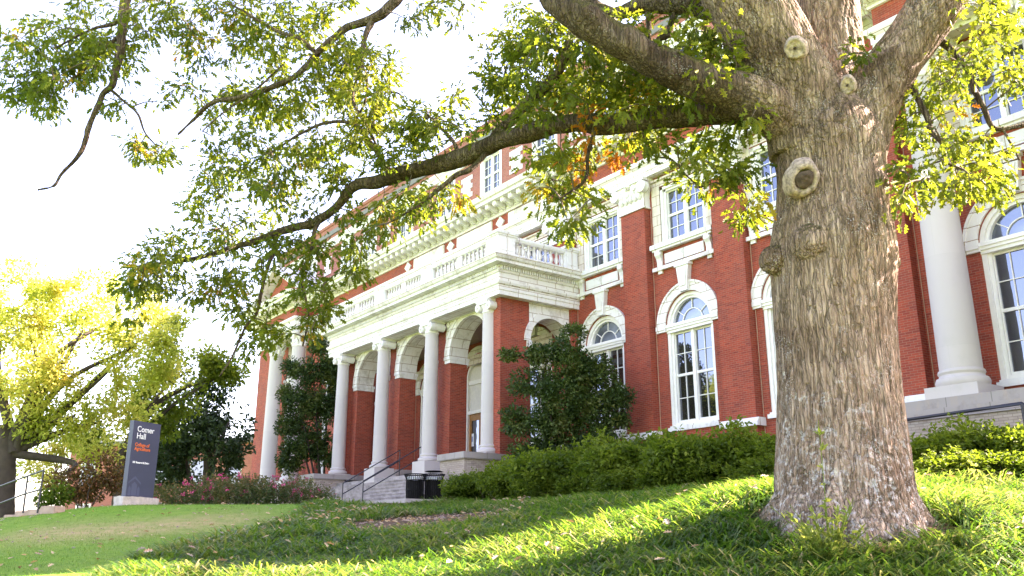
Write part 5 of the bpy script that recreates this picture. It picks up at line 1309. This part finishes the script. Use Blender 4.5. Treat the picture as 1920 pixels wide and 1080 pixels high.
# left stair edging and railing
el = [(98,962,21.6),(72,968,21.8),(50,971,22.0),(28,978,22.3),(6,984,22.6),(-16,992,22.9)]
ell = ['edging block nearest the slate sign, at the top of the left stair', 'edging block second from the top of the left stair', 'tan edging block under the shorter rail post', 'tan edging block below the rail, third from the left edge', 'tan edging block beside the lawn, second from the left edge', 'tan edging block cut by the left edge of the photo']
bmx = MB(); bmx.box(-.24, .24, -.16, .16, -.35, .16)
eme = bmx.mesh('edging_block', M['block'], org=(0, 0, 0), world=True)
bm = bmesh.new(); bm.from_mesh(eme); bmesh.ops.bevel(bm, geom=bm.edges[:], offset=.02, segments=2, affect='EDGES'); bm.to_mesh(eme); bm.free()
for i, (px, py, Y) in enumerate(el):
    p = at(px, py, Y); o = link('edging_block', eme, None, None, tuple(p)); o.rotation_euler = (0, 0, R(170 - 12) + random.gauss(0, .03))
    tag(o, ell[i], 'edging block', 'blocks edging the left stair')
A = lambda x, y, Y_: at(x, y, Y_)
pipe_thing('stair_railing', [('top_rail', [A(82, 882, 21.2), A(50, 893, 21.7), A(0, 912, 22.5), A(-60, 935, 23.4)]), ('lower_rail', [A(76, 918, 21.2), A(46, 926, 21.7), A(0, 944, 22.5), A(-60, 966, 23.4)]),
           ('post', [A(70, 962, 21.2), A(82, 882, 21.2)]), ('post', [A(43, 962, 21.7), A(52, 893, 21.7)]), ('post', [A(-30, 985, 22.9), A(-24, 921, 22.9)])], .022, M['metal'], 'dark metal railing leading down the stair at the left edge of the lawn', 'railing', at(70, 962, 21.2))
# terrace handrail at right
pipe_thing('terrace_handrail', [('top_rail', [wpos(14.2, 20.6, 2.86), wpos(8.93, 20.6, 2.99), wpos(8.9, 20.6, 2.93)]), ('post', [wpos(8.93, 20.6, .9), wpos(8.93, 20.6, 2.98)]), ('post', [wpos(13.3, 20.6, .9), wpos(13.3, 20.6, 2.88)])], .04, M['metal'], 'dark metal handrail in front of the cream brick terrace wall', 'handrail', wpos(8.93, 20.6, .9))
# weeds
M['weed'] = leaf_mat('weed_leaf', [(.12, .17, .03), (.2, .24, .05)], [(.3, .42, .05), (.45, .5, .08)], .5, .6)
p = on(1556, 1030, 7.75); w = empty('weed_plant', tuple(p)); w.scale = (1.25, 1.25, 1.45); tag(w, 'feathery yellow green weed growing at the foot of the oak trunk', 'plant')
q = []; pos, axx = [], []
for k in range(60):
    h = rng.uniform(.16, .44) if k else .9; d = np.array([rng.normal(0, .15), rng.normal(0, .12), 0]) * (1 if k else .15)
    L = smooth_path(np.array([[0, 0, 0], d * .5 + [0, 0, h * .6], d + [0, 0, h]]), 10); q.append(tube(L, np.linspace(.004, .002, 10), 4))
    for j in range(10 * (1 if k else 4)):
        t = rng.uniform(.2, 1); pos.append(L[int(t * 9)]); axx.append(np.array([rng.normal(0, .7), rng.normal(0, .7), .6]))
link('stems', quad_mesh('stems', *join(q), M['weed']), None, w); n = len(pos)
link('leaves', leaves_mesh('leaves', 'diamond', np.array(pos), np.array(axx), rng.uniform(.035, .07, n), rng.random(n), M['weed']), None, w)
p = on(1852, 930, 9.6); w = empty('weed_plant', tuple(p)); tag(w, 'tall thin weed with pale seed heads standing in front of the azaleas at right', 'plant')
q, pos, axx = [], [], []
for dx, h in ((-.10, .56), (.03, .34), (-.02, .46)):
    L = smooth_path(np.array([[0, 0, -.05], [dx * .3, 0, h * .5], [dx, .02, h]]), 14); q.append(tube(L, np.linspace(.006, .0025, 14), 5))
    for j in range(12):
        i_ = rng.integers(4, 14); pos.append(L[i_]); axx.append(np.array([rng.choice([-1, 1]) * 1., rng.normal(0, .4), .2]))
    for j in range(5): pos.append(L[-1] + rng.normal(0, .012, 3)); axx.append(np.array([rng.normal(0, .5), rng.normal(0, .5), 1]))
link('stems', quad_mesh('stems', *join(q), M['weed']), None, w); n = len(pos)
link('leaves', leaves_mesh('leaves', 'broad', np.array(pos), np.array(axx), rng.uniform(.03, .075, n), rng.random(n), M['weed']), None, w)
